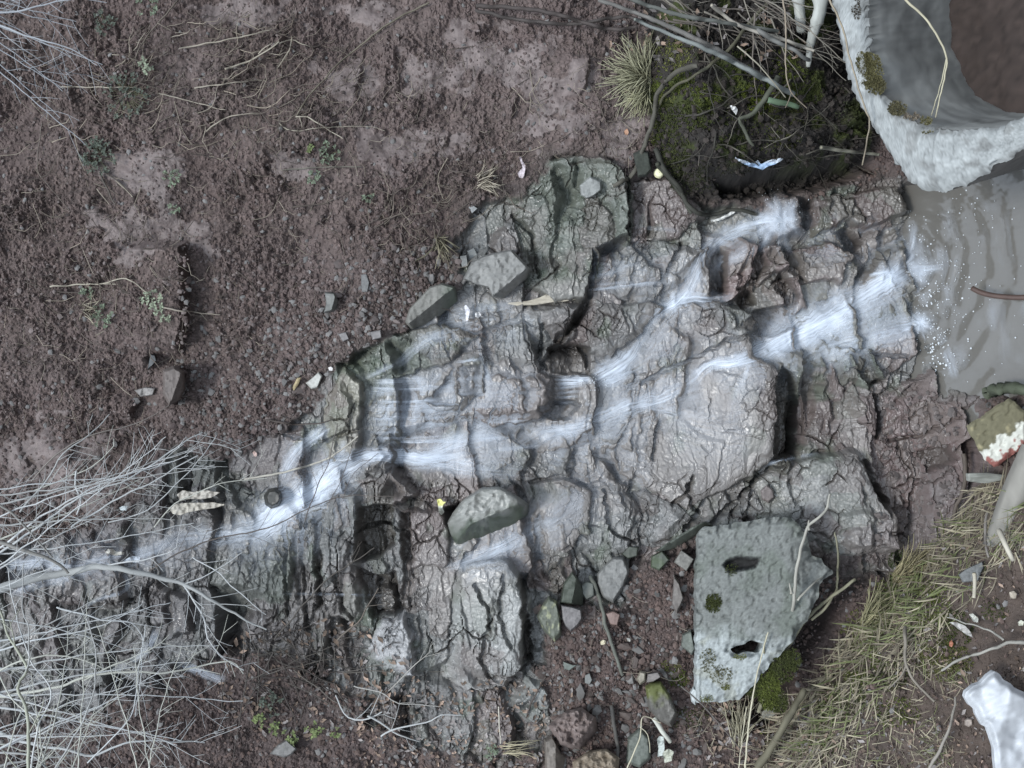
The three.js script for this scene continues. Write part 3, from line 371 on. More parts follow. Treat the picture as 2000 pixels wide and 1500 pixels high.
water('water', 'pale foam and painted sky reflections on the pool below the concrete ring', [['1700,455,10,.15 1690,490,16,.4 1700,520,14,.3', 0.006, true], ['1770,420,6,.1 1790,470,12,.25 1800,560,14,.25 1815,600,12,.3', 0.004, true], ['1830,640,8,.25 1850,690,10,.3 1868,740,8,.4', 0.004, true], ...Array.from({ length: 26 }, (_, k) => { const x = 1835 + 170 * hash(k, 1, 3), y = 385 + 300 * hash(k, 2, 3), l = 40 + 70 * hash(k, 3, 3), w = 7 + 12 * hash(k, 4, 3); return [`${x},${y},${w},.02 ${x + 8},${y + l * 0.4},${w * 1.3},${0.05 + 0.08 * hash(k, 5, 3)} ${x + 10},${y + l},${w},.02`, 0.003, true, 0.4]; }), ['1800,480,10,.3 1840,500,14,.2 1880,520,14,.08', 0.004, true], ['1960,420,8,.03 1975,480,10,.12 1985,520,8,.06', 0.003, true]]);  // pale ribbons across the open pool are painted reflections; those near splashes are foam
{ // drops in the air and bubbles on the pool
  const r = rng(31), drop = new THREE.IcosahedronGeometry(1, 1), spots = []; const v = new THREE.Vector3();
  const put = (cx, cy, rx, ry, n, level, hi, s0, s1) => { for (let k = 0; k < n; k++) { const a = r() * 6.283, d = Math.pow(r(), 0.7), X = cx + Math.cos(a) * d * rx, Y = cy + Math.sin(a) * d * ry; const h = level ? poolH(X) : hAt(X, Y); spots.push([X, Y, h + 0.003 + hi * r() * (1 - d), s0 + (s1 - s0) * r() * r()]); } };
  put(1528, 432, 80, 70, 90, false, 0.09, 0.0012, 0.003); put(1775, 524, 95, 90, 130, true, 0.1, 0.0012, 0.0032); put(1805, 630, 60, 60, 60, true, 0.04, 0.0012, 0.003); put(1160, 742, 30, 24, 40, false, 0.03, 0.0015, 0.003);
  const b0 = spots.length; put(1840, 470, 110, 110, 70, true, 0, 0.0015, 0.004); put(1850, 620, 80, 110, 90, true, 0, 0.0015, 0.005); put(1830, 690, 24, 60, 60, true, 0, 0.002, 0.006); put(1800, 580, 50, 50, 50, true, 0, 0.002, 0.005); put(1930, 560, 120, 200, 50, true, 0, 0.0015, 0.0035);
  const m = new THREE.Matrix4(), mk = (list, name, label, sq) => { const o = new THREE.InstancedMesh(drop, mat(0.55, 0.58, 0.60, 0.15), list.length); list.forEach(([X, Y, h, s], i) => { at(X, Y, h, v); m.makeScale(s, s * sq, s).setPosition(v); o.setMatrixAt(i, m); }); add(o, name, 'stuff'); tag(o, label); };
  mk(spots.slice(0, b0), 'spray', 'white drops thrown up round the splashes', 1); mk(spots.slice(b0), 'bubbles', 'small pale bubbles floating on the murky pool', 0.6);
}
// ------------------------------------------------------------------ loose rocks
// a rock over an outline: a top plane, cut by facets [x, y, nx, ny, fall] that begin on a line and fall away from it
const stoneMat = vmat(0.62), wetStone = vmat(0.4), mossy = vmat(0.95);
function stone(name, label, spec, o = {}) {
  const q = poly(spec), n = q.p.length, na = o.na || 96, nr = o.nr || 22, h0 = o.h ?? 0.06, gx = o.gx ?? 0.03, gy = o.gy ?? 0, sn = (q.cx * 13.7 + q.cy) % 97, p = [], c = [], ix = [], v = new THREE.Vector3();
  let per = 0; const seg = q.p.map((a, i) => { const b = q.p[(i + 1) % n], l = Math.hypot(b[0] - a[0], b[1] - a[1]); per += l; return l; });
  const rim = (t) => { let d = t * per, i = 0; while (i < n - 1 && d > seg[i]) d -= seg[i++]; const a = q.p[i], b = q.p[(i + 1) % n], u = clamp(d / seg[i]); return [lerp(a[0], b[0], u), lerp(a[1], b[1], u)]; };
  let hb = 1e9; for (let k = 0; k < 12; k++) { const e = rim(k / 12); hb = Math.min(hb, hAt(e[0], e[1])); } hb = o.rest !== undefined ? hAt(q.cx, q.cy) + o.rest : lerp(hb, hAt(q.cx, q.cy), 0.5);
  const size = Math.sqrt((q.x1 - q.x0) * (q.y1 - q.y0)), rg = (o.rough ?? 0.62) * Math.min(0.01, size * 0.00008), tone = o.tone || GREY;
  const height = (X, Y, r) => { let h = h0 + gx * (X - q.cx) / 100 + gy * (Y - q.cy) / 100; for (const [fx, fy, nx, ny, k] of o.facets || []) h = Math.min(h, h0 + gx * (fx - q.cx) / 100 + gy * (fy - q.cy) / 100 - k * ((X - fx) * nx + (Y - fy) * ny) * S); h += rg * (1.6 * ridge(X * 0.03 + sn, Y * 0.024, 3) + 1.2 * noise(X * 0.1, Y * 0.1 + sn) + 0.4 * noise(X * 0.22, Y * 0.22 + sn)); const e = (o.round ?? 0.25); return h - h0 * 0.55 * Math.pow(sst(1 - e, 1.02, r), 2) * (e > 0 ? 1 : 0); };
  const push = (X, Y, h, r) => { at(X, Y, hb + h, v); p.push(v.x, v.y, v.z); const f = 0.86 * (1 + 0.4 * fbm(X * 0.03 + sn, Y * 0.03, 4) + 0.2 * noise(X * 0.22, Y * 0.22)), gy2 = (tone[0] + tone[1] + tone[2]) / 3; let col = tone.map((x) => lerp(x, gy2, 0.3) * f); if (o.paint) { const w = o.paint(X, Y, r, sn); if (w) for (let k = 0; k < 3; k++) col[k] = lerp(col[k], w[k], w[3]); } c.push(...col.map((x) => Math.max(0.01, x))); };
  push(q.cx, q.cy, height(q.cx, q.cy, 0), 0);
  for (let j = 1; j <= nr + 3; j++) for (let i = 0; i < na; i++) { const e = rim(i / na), r = Math.min(1, Math.pow(j / nr, 0.85)), wob = j >= nr ? 1 + 0.012 * noise(i * 0.7, sn) : 1, X = q.cx + (e[0] - q.cx) * r * wob, Y = q.cy + (e[1] - q.cy) * r * wob; const h = height(X, Y, r), k = j - nr; push(k > 0 ? lerp(X, q.cx, 0.015 * k) : X, k > 0 ? lerp(Y, q.cy, 0.015 * k) : Y, k > 0 ? lerp(h, -0.05, k / 3) : h, r); }
  for (let i = 0; i < na; i++) ix.push(0, 1 + i, 1 + (i + 1) % na); for (let j = 1; j < nr + 3; j++) for (let i = 0; i < na; i++) { const a = 1 + (j - 1) * na + i, b = 1 + (j - 1) * na + (i + 1) % na; ix.push(a, a + na, b, b, a + na, b + na); }
  for (let k = 0; k < ix.length; k += 3) { const t = ix[k + 1]; ix[k + 1] = ix[k + 2]; ix[k + 2] = t; }
  let g = geo(p, ix, c); at(q.cx, q.cy, hb, v); g.translate(-v.x, -v.y, -v.z);
  { const nn = g.attributes.normal, a = new THREE.Vector3(nn.getX(0), nn.getY(0), nn.getZ(0)); if (a.dot(N) < 0) { const id = g.index.array; for (let k = 0; k < id.length; k += 3) { const t = id[k + 1]; id[k + 1] = id[k + 2]; id[k + 2] = t; } g.computeVertexNormals(); } }
  const m = add(new THREE.Mesh(toCreasedNormals(g, 0.9), o.mat || stoneMat), name); m.position.copy(v); return tag(m, label, o.cat || 'rock', o.group);
}
const mossPaint = (amount, col = [0.05, 0.075, 0.03]) => (X, Y, r, sn) => [...col, amount * sst(-0.15, 0.25, fbm(X * 0.035 + sn, Y * 0.035, 4))];
stone('boulder', 'grey boulder with a dark underside at the edge of the clay', '791,629 799,603 840,560 864,553 889,560 896,588 866,612 836,637 803,645', { h: 0.13, gx: 0.05, facets: [[838, 600, 0.56, 0.83, 2.3]], tone: [0.17, 0.165, 0.14], round: 0.1, paint: (X, Y, r, s) => [0.07, 0.09, 0.065, sst(-20, 20, X - 868) * 0.8] });
stone('boulder', 'broken pale grey boulder with a deep black crack below it', '905,545 920,512 942,500 960,495 1000,487 1037,526 1031,542 986,586 962,580 955,562 930,556', { h: 0.14, gx: 0.04, facets: [[990, 556, 0.6, 0.8, 3.2]], tone: [0.21, 0.208, 0.19], round: 0.1 });
stone('boulder', 'mossy green boulder standing in the stream', '872,1022 888,996 905,975 940,952 975,950 1005,965 1034,985 1031,1006 1000,1037 962,1067 915,1075 888,1066 877,1045', { h: 0.2, gx: 0.03, round: 0.12, facets: [[940, 1015, 0.35, 0.94, 2.3], [1008, 985, 0.9, 0.2, 2.0], [905, 1010, -0.75, 0.6, 1.2], [930, 965, -0.6, -0.8, 1.0]], tone: [0.25, 0.255, 0.225], mat: wetStone, paint: (X, Y, r, s) => [0.045, 0.06, 0.04, sst(-14, 14, (X - 940) * 0.35 + (Y - 1015) * 0.94 + 34 * fbm(X * 0.03, Y * 0.03, 3)) * 0.9] });
stone('boulder', 'round dark wet stone with white water running past it', '515,968 524,955 538,952 549,960 552,975 545,988 530,994 518,986', { h: 0.08, gx: 0.02, tone: [0.035, 0.036, 0.03], mat: wetStone, round: 0.5, rough: 0.5 });
stone('stone', 'small angular grey stone alone on the clay', '634,570 653,572 663,590 660,606 632,612 637,592', { h: 0.055, gx: 0.05, facets: [[652, 588, 0.95, 0.3, 2]], tone: [0.15, 0.155, 0.14], paint: mossPaint(0.3, [0.07, 0.09, 0.07]) });
stone('stone', 'green leaning rock flake tucked against the concrete slab', '1276,1078 1310,1056 1350,1030 1377,1018 1395,1025 1357,1047 1322,1070 1300,1076', { h: 0.1, gx: 0.02, facets: [[1330, 1048, 0.5, 0.86, 2.2]], tone: [0.085, 0.10, 0.075], round: 0.1 });
stone('stone', 'cube shaped brownish stone beside the concrete slab', '1316,1098 1331,1074 1356,1092 1341,1116', { h: 0.1, gx: 0.02, round: 0.12, tone: [0.20, 0.19, 0.16], rest: 0.01 });
stone('stone', 'dark green stone next to the cube shaped stone', '1272,1086 1294,1074 1309,1093 1288,1115 1271,1108', { h: 0.07, tone: [0.085, 0.10, 0.075], paint: mossPaint(0.6) });
stone('stone', 'small dark green stone touching the large flat grey rock', '1213,1082 1228,1066 1248,1068 1246,1086 1226,1092', { h: 0.06, tone: [0.06, 0.072, 0.05] });
stone('rock', 'large flat grey rock at the upper end of the soil', '1166,1120 1180,1104 1198,1088 1219,1086 1230,1114 1219,1146 1198,1178 1178,1168 1166,1140', { h: 0.075, gx: 0.02, tone: [0.195, 0.195, 0.18], round: 0.2 });
stone('stone', 'upright pointed stone covered in dark green algae', '1093,1178 1101,1138 1118,1115 1132,1134 1142,1160 1140,1186 1118,1182', { h: 0.11, gx: 0.02, facets: [[1122, 1150, 0.9, 0.2, 2]], tone: [0.06, 0.075, 0.05], round: 0.2 });
stone('stone', 'grey pink stone below the upright green stone', '1095,1180 1118,1184 1136,1190 1138,1208 1129,1222 1115,1234 1104,1224 1097,1208', { h: 0.085, gx: 0.02, tone: [0.17, 0.155, 0.15], round: 0.2 });
stone('stone', 'lichen spotted green stone leaning by the rounded pale ledge', '1048,1204 1060,1180 1072,1163 1088,1174 1095,1206 1097,1240 1084,1254 1062,1232', { h: 0.09, gx: 0.03, tone: [0.11, 0.125, 0.085], paint: (X, Y, r, s) => [0.30, 0.31, 0.19, 0.75 * sst(0.1, 0.35, fbm(X * 0.09, Y * 0.06, 3))] });
stone('stone', 'small grey green stone behind a thin stick', '1134,1142 1146,1134 1160,1138 1162,1164 1146,1173 1137,1162', { h: 0.05, tone: [0.13, 0.145, 0.12] });
stone('rock', 'brown grey rock with bright moss on its upper end', '1260,1340 1272,1332 1290,1330 1309,1358 1324,1396 1312,1421 1288,1408 1267,1386', { h: 0.1, gx: -0.01, tone: [0.13, 0.12, 0.10], paint: (X, Y) => [0.10, 0.115, 0.025, 0.85 * (1 - sst(1345, 1380, Y + 0.3 * (X - 1290) + 16 * noise(X * 0.08, Y * 0.08)))] });
stone('rock', 'pinkish crumbling rock near the lower edge of the picture', '1070,1417 1086,1402 1104,1389 1136,1381 1164,1402 1168,1428 1150,1448 1134,1466 1094,1456', { h: 0.11, gx: 0.05, facets: [[1145, 1425, 0.75, 0.65, 2.2]], tone: [0.19, 0.135, 0.115], rough: 2.2 });
stone('rock', 'orange tinted weathered rock cut by the lower picture edge', '1118,1488 1150,1466 1184,1462 1210,1480 1206,1530 1120,1530', { h: 0.07, tone: [0.25, 0.19, 0.12], rough: 2 });
stone('rock', 'split brown rock leaning beside the pinkish crumbling rock', '1062,1442 1078,1436 1096,1470 1110,1478 1112,1530 1066,1530', { h: 0.09, tone: [0.17, 0.14, 0.11], facets: [[1085, 1470, 0.95, 0, 1.6]] });
stone('rock', 'smooth green grey rock under the pale broken sticks', '1226,1440 1250,1420 1268,1440 1272,1480 1250,1500 1222,1490', { h: 0.06, tone: [0.12, 0.14, 0.11] });
stone('stone', 'pink disc shaped stone lying on the wide grey ledge', '1485,958 1498,946 1510,956 1513,972 1501,983 1488,976', { h: 0.035, gx: -0.01, tone: [0.245, 0.20, 0.185], rest: 0.0, round: 0.35 });
stone('stone', 'white flake of stone on the clay above the ochre rock', '597,748 610,738 623,726 630,734 620,758 608,760', { h: 0.028, tone: [0.42, 0.42, 0.37], rest: 0 });
stone('stone', 'pale flat stone resting on the ledge beneath the overhang', '1132,362 1153,344 1174,354 1175,371 1158,384 1146,388 1134,381', { h: 0.045, gx: 0.02, tone: [0.26, 0.27, 0.25], rest: 0.004, round: 0.18 });
stone('stone', 'dark mossy stone at the foot of the overhang', '1236,300 1252,292 1267,296 1274,332 1262,345 1246,347', { h: 0.09, tone: [0.04, 0.047, 0.034], mat: mossy });
stone('stone', 'flat grey stone by green sprigs at the lower left', '527,1472 542,1455 560,1444 581,1462 570,1474 556,1480', { h: 0.04, gx: 0.06, tone: [0.16, 0.155, 0.145], rest: 0 });
stone('stone', 'square pale chip nearest the cracked boulder', '912,490 926,484 933,499 918,507', { h: 0.025, tone: [0.25, 0.265, 0.25], rest: 0, round: 0.1 });
stone('stone', 'pale grey chip just left of the square chip', '898,500 911,498 914,520 902,522', { h: 0.025, tone: [0.2, 0.205, 0.19], rest: 0, round: 0.1 });
stone('stone', 'pale chip at the corner of the ledge under dry roots', '915,404 922,400 933,407 922,417', { h: 0.022, tone: [0.26, 0.275, 0.27], rest: 0, round: 0.1 });
stone('stone', 'broad reddish chunk of clay stone with a pale splintered top', '318,722 340,714 360,726 362,760 352,780 330,792 318,770', { h: 0.09, gx: 0.03, facets: [[344, 755, 0.9, 0.35, 1.4]], tone: [0.13, 0.10, 0.085], rest: 0 });
stone('stone', 'striped grey splinter of stone embedded in the clay', '262,762 285,756 305,758 300,772 275,775', { h: 0.05, tone: [0.27, 0.25, 0.23], rest: 0.0, rough: 3 });
stone('stone', 'dark slate flake standing in a hollow of the clay', '288,722 294,690 303,693 306,704 296,716', { h: 0.05, tone: [0.06, 0.07, 0.075], rest: 0 });
stone('stone', 'grey stone slab half sunk in clay between twigs and stream', '705,536 716,533 722,552 718,572 706,572', { h: 0.02, tone: [0.15, 0.15, 0.145], rest: 0 });
stone('stone', 'pale pink stone beside the water bed at the clay foot', '660,652 676,648 682,662 670,668', { h: 0.02, tone: [0.19, 0.175, 0.17], rest: 0 });
stone('stone', 'grey square stone on crumbs below the long grey boulder', '722,648 744,644 746,660 728,664', { h: 0.025, tone: [0.18, 0.165, 0.16], rest: 0 });
stone('stone', 'red brick coloured stone beside the leaning stick', '1182,1198 1198,1193 1212,1200 1206,1222 1192,1220', { h: 0.03, tone: [0.24, 0.145, 0.115], rest: 0 });
stone('stone', 'green stone flake on the dark soil', '1100,1292 1122,1300 1128,1298 1112,1310 1102,1306', { h: 0.02, tone: [0.14, 0.17, 0.14], rest: 0 });
stone('stone', 'oval grey green pebble low in the dark soil', '1142,1318 1152,1314 1157,1328 1152,1338 1142,1334', { h: 0.02, tone: [0.17, 0.18, 0.165], rest: 0 });
stone('stone', 'slanted brown bark like rock next to the slab', '1316,1122 1326,1136 1336,1170 1322,1200 1312,1180', { h: 0.07, tone: [0.17, 0.145, 0.125], rest: 0 });
stone('stone', 'green grey stone wedged along the left side of the slab', '1332,1238 1350,1230 1358,1270 1352,1280 1330,1262', { h: 0.07, tone: [0.13, 0.15, 0.12], rest: 0 });
stone('stone', 'tan pebble touching the mossy brown rock', '1243,1326 1250,1310 1262,1312 1262,1330 1250,1338', { h: 0.05, tone: [0.26, 0.23, 0.16], rest: 0, round: 0.5 });
stone('stone', 'greyish flake leaning above the mossy brown rock', '1264,1316 1286,1312 1292,1322 1276,1332 1262,1334', { h: 0.06, tone: [0.19, 0.165, 0.15], rest: 0 });
stone('stone', 'pale yellowish stone under the mossy corner of the slab', '1486,1390 1500,1378 1516,1382 1518,1396 1500,1406 1486,1404', { h: 0.1, tone: [0.26, 0.25, 0.19], rest: 0 });
stone('stone', 'angular grey stone lying on the grassy bank', '1872,1122 1885,1112 1920,1096 1922,1108 1910,1136 1880,1138', { h: 0.04, tone: [0.17, 0.18, 0.175], rest: 0, round: 0.15 });
stone('stone', 'round tan stone beside the white sheet', '1884,1406 1890,1402 1900,1404 1901,1416 1892,1420 1884,1416', { h: 0.03, tone: [0.42, 0.34, 0.28], rest: 0, round: 0.5 });
stone('stone', 'white stone at the corner of the slab', '1347,1352 1354,1340 1362,1346 1364,1366 1358,1378 1350,1370', { h: 0.1, tone: [0.42, 0.46, 0.45], rest: 0.05, round: 0.4 });
// ------------------------------------------------------------------ concrete pieces, post, rod
function tileTex(n, f, srgb) { const d = new Uint8Array(n * n * 4); for (let j = 0; j < n; j++) for (let i = 0; i < n; i++) { const c = f(i / n, j / n), k = (j * n + i) * 4; for (let q = 0; q < 3; q++) d[k + q] = clamp(Math.round(255 * (Array.isArray(c) ? c[q] : c)), 0, 255); d[k + 3] = 255; } const t = new THREE.DataTexture(d, n, n); t.magFilter = THREE.LinearFilter; t.minFilter = THREE.LinearMipmapLinearFilter; t.generateMipmaps = true; t.wrapS = t.wrapT = THREE.RepeatWrapping; if (srgb) t.colorSpace = THREE.SRGBColorSpace; t.needsUpdate = true; return t; }
// a thick sheet over an outline with holes: rounded broken rim, rough faces, sides going down along a given direction
function sheetGrid(outline, holes, step, heightAt, colorAt, thick, down) {
  const q = poly(outline), hs = holes.map((h) => poly(h)), p = [], c = [], ix = [], id = new Map(), v = new THREE.Vector3(), w = new THREE.Vector3();
  const nx = Math.ceil((q.x1 - q.x0) / step) + 1, ny = Math.ceil((q.y1 - q.y0) / step) + 1, inside = (X, Y) => sd(q, X, Y) <= 0.4 * step && hs.every((h) => sdFast(h, X, Y, 30) >= -0.3 * step);
  const vert = (X, Y, h, col) => { at(X, Y, h, v); p.push(v.x, v.y, v.z); c.push(...col); return p.length / 3 - 1; };
  const snap = (X, Y) => { let best = null; for (const o of [q, ...hs]) { const d = sdFast(o, X, Y, 40); if (Math.abs(d) < step * 0.75) { best = [X - _sd.nx * Math.abs(d), Y - _sd.ny * Math.abs(d), 0]; } } return best || [X, Y, 1]; };
  const edgeD = (X, Y) => { let d = -sd(q, X, Y); for (const h of hs) d = Math.min(d, sdFast(h, X, Y, 60)); return Math.max(0, d); };
  const at2 = (i, j) => { const k = j * nx + i; if (id.has(k)) return id.get(k); const X = q.x0 + i * step, Y = q.y0 + j * step; let r = -1; if (inside(X, Y)) { const s = snap(X, Y), e = edgeD(s[0], s[1]); r = vert(s[0], s[1], heightAt(s[0], s[1], e), colorAt(s[0], s[1], e)); } id.set(k, r); return r; };
  const edges = new Map(), tri = (a, b, d) => { ix.push(a, b, d); for (const [m, n] of [[a, b], [b, d], [d, a]]) { const k = Math.min(m, n) + '_' + Math.max(m, n); edges.has(k) ? edges.delete(k) : edges.set(k, [m, n]); } };
  for (let j = 0; j < ny - 1; j++) for (let i = 0; i < nx - 1; i++) { const a = at2(i, j), b = at2(i + 1, j), d = at2(i, j + 1), e = at2(i + 1, j + 1); const ok = [a, b, d, e].filter((x) => x >= 0).length; if (ok === 4) { tri(a, d, b); tri(b, d, e); } else if (ok === 3) { if (a < 0) tri(b, d, e); else if (b < 0) tri(a, d, e); else if (d < 0) tri(a, e, b); else tri(a, d, b); } }
  const low = new Map(), dn = typeof down === 'function' ? down : () => down;
  for (const [m, n] of edges.values()) { const f = (k) => { if (low.has(k)) return low.get(k); const col = [c[k * 3], c[k * 3 + 1], c[k * 3 + 2]], out = []; for (const t of [0, 0.34, 0.67, 1]) { v.set(p[k * 3], p[k * 3 + 1], p[k * 3 + 2]); w.copy(dn(v)); const j = t > 0 && t < 1 ? 0.004 * noise(v.x * 40, v.y * 40 + t * 9) : 0; v.addScaledVector(w, thick * t); p.push(v.x + j, v.y + j, v.z + j); const s = 1 + 0.3 * noise(v.x * 30, v.y * 30 + v.z * 20); c.push(col[0] * s, col[1] * s, col[2] * s); out.push(p.length / 3 - 1); } low.set(k, out); return out; }; const A = f(m), B = f(n); for (let t = 0; t < 3; t++) ix.push(A[t], A[t + 1], B[t], B[t], A[t + 1], B[t + 1]); }
  return geo(p, ix, c);
}
const slabMat = vmat(0.88, { side: THREE.DoubleSide });
const SLAB = '1364,1044 1371,1031 1450,1020 1480,1014 1545,1011 1556,1020 1572,1040 1580,1062 1584,1085 1604,1092 1627,1118 1606,1131 1600,1150 1598,1168 1586,1190 1576,1212 1560,1234 1545,1256 1520,1282 1497,1304 1480,1330 1442,1368 1400,1371 1360,1372 1361,1300 1360,1230 1362,1120';
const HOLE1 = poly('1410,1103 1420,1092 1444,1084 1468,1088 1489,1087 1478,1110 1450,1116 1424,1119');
const slabH = (X, Y) => 0.27 + 0.035 * (X - 1480) / 100 - 0.01 * (Y - 1190) / 100;
{ const g = base('concrete_slab', at(1480, 1190, slabH(1480, 1190))); tag(g, 'pale grey broken concrete slab with two holes tilted against the soil', 'concrete slab');
  const side = at(1480, 1190, 0).sub(at(1480, 1190, 1)).normalize().addScaledVector(R, -0.12).normalize();
  const white = (X, Y) => sst(1215, 1268, Y - 0.12 * (X - 1420) + 30 * fbm(X * 0.03, Y * 0.03, 4));
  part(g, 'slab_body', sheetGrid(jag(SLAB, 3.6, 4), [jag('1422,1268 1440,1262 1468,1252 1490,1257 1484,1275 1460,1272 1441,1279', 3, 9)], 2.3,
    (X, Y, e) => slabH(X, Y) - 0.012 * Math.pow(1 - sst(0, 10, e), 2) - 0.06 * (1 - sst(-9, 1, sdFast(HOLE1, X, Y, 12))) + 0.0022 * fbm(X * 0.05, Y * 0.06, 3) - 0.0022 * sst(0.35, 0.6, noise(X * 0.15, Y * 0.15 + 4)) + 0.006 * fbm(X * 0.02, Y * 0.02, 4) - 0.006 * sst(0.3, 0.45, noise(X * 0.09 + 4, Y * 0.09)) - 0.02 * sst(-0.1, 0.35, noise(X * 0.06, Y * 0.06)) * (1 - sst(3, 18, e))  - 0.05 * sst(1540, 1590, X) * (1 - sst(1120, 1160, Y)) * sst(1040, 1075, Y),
    (X, Y) => { const t = 1 + 0.12 * fbm(X * 0.015, Y * 0.015, 4) + 0.14 * noise(X * 0.2, Y * 0.2) + 0.22 * noise(X * 0.33, Y * 0.33) + 0.2 * noise(X * 0.21 + 9, Y * 0.17) + 0.22 * fbm(X * 0.06, Y * 0.05, 4), w = white(X, Y) * 0.9, g2 = sst(-0.1, 0.35, fbm(X * 0.014 + 5, Y * 0.014, 4)) * 0.8; let c = [lerp(0.150, 0.105, g2), lerp(0.158, 0.118, g2), lerp(0.148, 0.10, g2)]; c = [lerp(c[0], 0.31, w), lerp(c[1], 0.335, w), lerp(c[2], 0.33, w)]; const o = sst(0.1, 0.3, fbm(X * 0.02 + 41, Y * 0.02, 3)) * w * 0.5; const holeShade = 1 - sst(-5, 1, sdFast(HOLE1, X, Y, 12) + 3 * noise(X * 0.2, Y * 0.2)); if (holeShade > 0) c = c.map((x) => lerp(x, 0.022, holeShade)); return [lerp(c[0], 0.20, o) * t, lerp(c[1], 0.2, o) * t, lerp(c[2], 0.15, o) * t]; }, 0.15, side), slabMat);  // shade of the first, shallow hole is painted into the slab colour
}
// the well ring: an upright hollow cylinder with a chipped rim
const RIMY = at(1850, 300, poolH(1850)).y + 0.70;                               // level of the rim
function onLevel(X, Y, y) { const c = camera.position, d = at(X, Y, 0).sub(c); return c.clone().addScaledVector(d, (y - c.y) / d.y); }
{ const outer = P('1790,-420 1700,-300 1645,-160 1622,-40 1622,10 1634,60 1640,105 1660,170 1680,215 1708,256 1740,310 1765,345 1790,364 1822,373 1852,371 1900,348 1950,318 2010,283 2120,240 2280,140'), inner = P('1880,-400 1790,-300 1718,-160 1690,-40 1690,20 1690,70 1694,110 1706,150 1724,190 1748,216 1786,238 1830,250 1870,254 1910,250 1950,240 2000,224 2090,180 2220,90');
  const A = curve(outer, 1e9), oA = curve(outer, 8), iA = curve(inner, 8), n = 420, pick = (L, t) => { const k = t * (L.length - 1), i = Math.min(L.length - 2, Math.floor(k)); return [lerp(L[i][0], L[i + 1][0], k - i), lerp(L[i][1], L[i + 1][1], k - i)]; };
  const p = [], c = [], ix = [], M = 22, down = new THREE.Vector3(0.25, -1, -0.10).normalize(), g = base('concrete_ring', onLevel(1850, 300, RIMY)); tag(g, 'broken upright concrete well ring standing at the edge of the pool', 'concrete ring');
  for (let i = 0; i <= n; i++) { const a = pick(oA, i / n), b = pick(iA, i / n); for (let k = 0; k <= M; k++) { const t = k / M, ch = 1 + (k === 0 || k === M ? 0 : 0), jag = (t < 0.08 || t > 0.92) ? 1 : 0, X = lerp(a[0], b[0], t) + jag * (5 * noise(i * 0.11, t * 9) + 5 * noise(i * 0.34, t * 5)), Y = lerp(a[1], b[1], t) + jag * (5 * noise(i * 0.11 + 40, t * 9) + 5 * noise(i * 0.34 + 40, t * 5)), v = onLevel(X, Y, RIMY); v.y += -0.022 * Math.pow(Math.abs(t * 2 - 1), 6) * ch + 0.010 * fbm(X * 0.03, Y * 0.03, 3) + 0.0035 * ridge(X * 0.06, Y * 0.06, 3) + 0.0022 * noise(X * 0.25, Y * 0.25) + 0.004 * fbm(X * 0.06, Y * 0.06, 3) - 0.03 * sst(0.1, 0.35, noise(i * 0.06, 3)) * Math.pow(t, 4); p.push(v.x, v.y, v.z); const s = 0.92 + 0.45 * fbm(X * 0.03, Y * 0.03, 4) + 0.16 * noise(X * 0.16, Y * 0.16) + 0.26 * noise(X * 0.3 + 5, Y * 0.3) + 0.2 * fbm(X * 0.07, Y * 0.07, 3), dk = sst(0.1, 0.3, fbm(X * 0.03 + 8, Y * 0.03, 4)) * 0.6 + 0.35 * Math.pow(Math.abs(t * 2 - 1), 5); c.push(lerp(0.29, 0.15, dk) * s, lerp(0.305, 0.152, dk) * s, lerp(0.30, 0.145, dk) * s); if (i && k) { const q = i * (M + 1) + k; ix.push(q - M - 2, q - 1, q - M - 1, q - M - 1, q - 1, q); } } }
  part(g, 'rim', geo(p.slice(), ix, c.slice()), slabMat);
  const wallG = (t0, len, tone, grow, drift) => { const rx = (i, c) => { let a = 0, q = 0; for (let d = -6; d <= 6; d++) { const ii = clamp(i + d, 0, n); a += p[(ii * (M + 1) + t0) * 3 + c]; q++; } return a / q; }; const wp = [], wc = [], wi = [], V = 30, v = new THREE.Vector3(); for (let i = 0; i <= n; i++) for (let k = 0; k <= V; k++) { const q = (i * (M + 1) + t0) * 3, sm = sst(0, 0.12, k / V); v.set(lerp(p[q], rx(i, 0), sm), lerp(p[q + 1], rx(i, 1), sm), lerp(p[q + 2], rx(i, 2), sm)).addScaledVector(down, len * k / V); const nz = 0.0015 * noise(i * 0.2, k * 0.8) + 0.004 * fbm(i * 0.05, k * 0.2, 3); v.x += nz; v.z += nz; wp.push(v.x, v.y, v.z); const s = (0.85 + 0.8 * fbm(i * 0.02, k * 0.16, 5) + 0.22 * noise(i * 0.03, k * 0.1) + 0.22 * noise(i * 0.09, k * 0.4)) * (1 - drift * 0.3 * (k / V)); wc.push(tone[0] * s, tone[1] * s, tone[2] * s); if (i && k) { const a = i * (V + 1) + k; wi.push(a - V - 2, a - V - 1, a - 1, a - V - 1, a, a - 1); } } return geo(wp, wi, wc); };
  part(g, 'inner_wall', wallG(M, 0.74, [0.27, 0.275, 0.26], 0, 0.9), slabMat); part(g, 'outer_wall', wallG(0, 0.78, [0.16, 0.155, 0.145], 0, 1), slabMat);
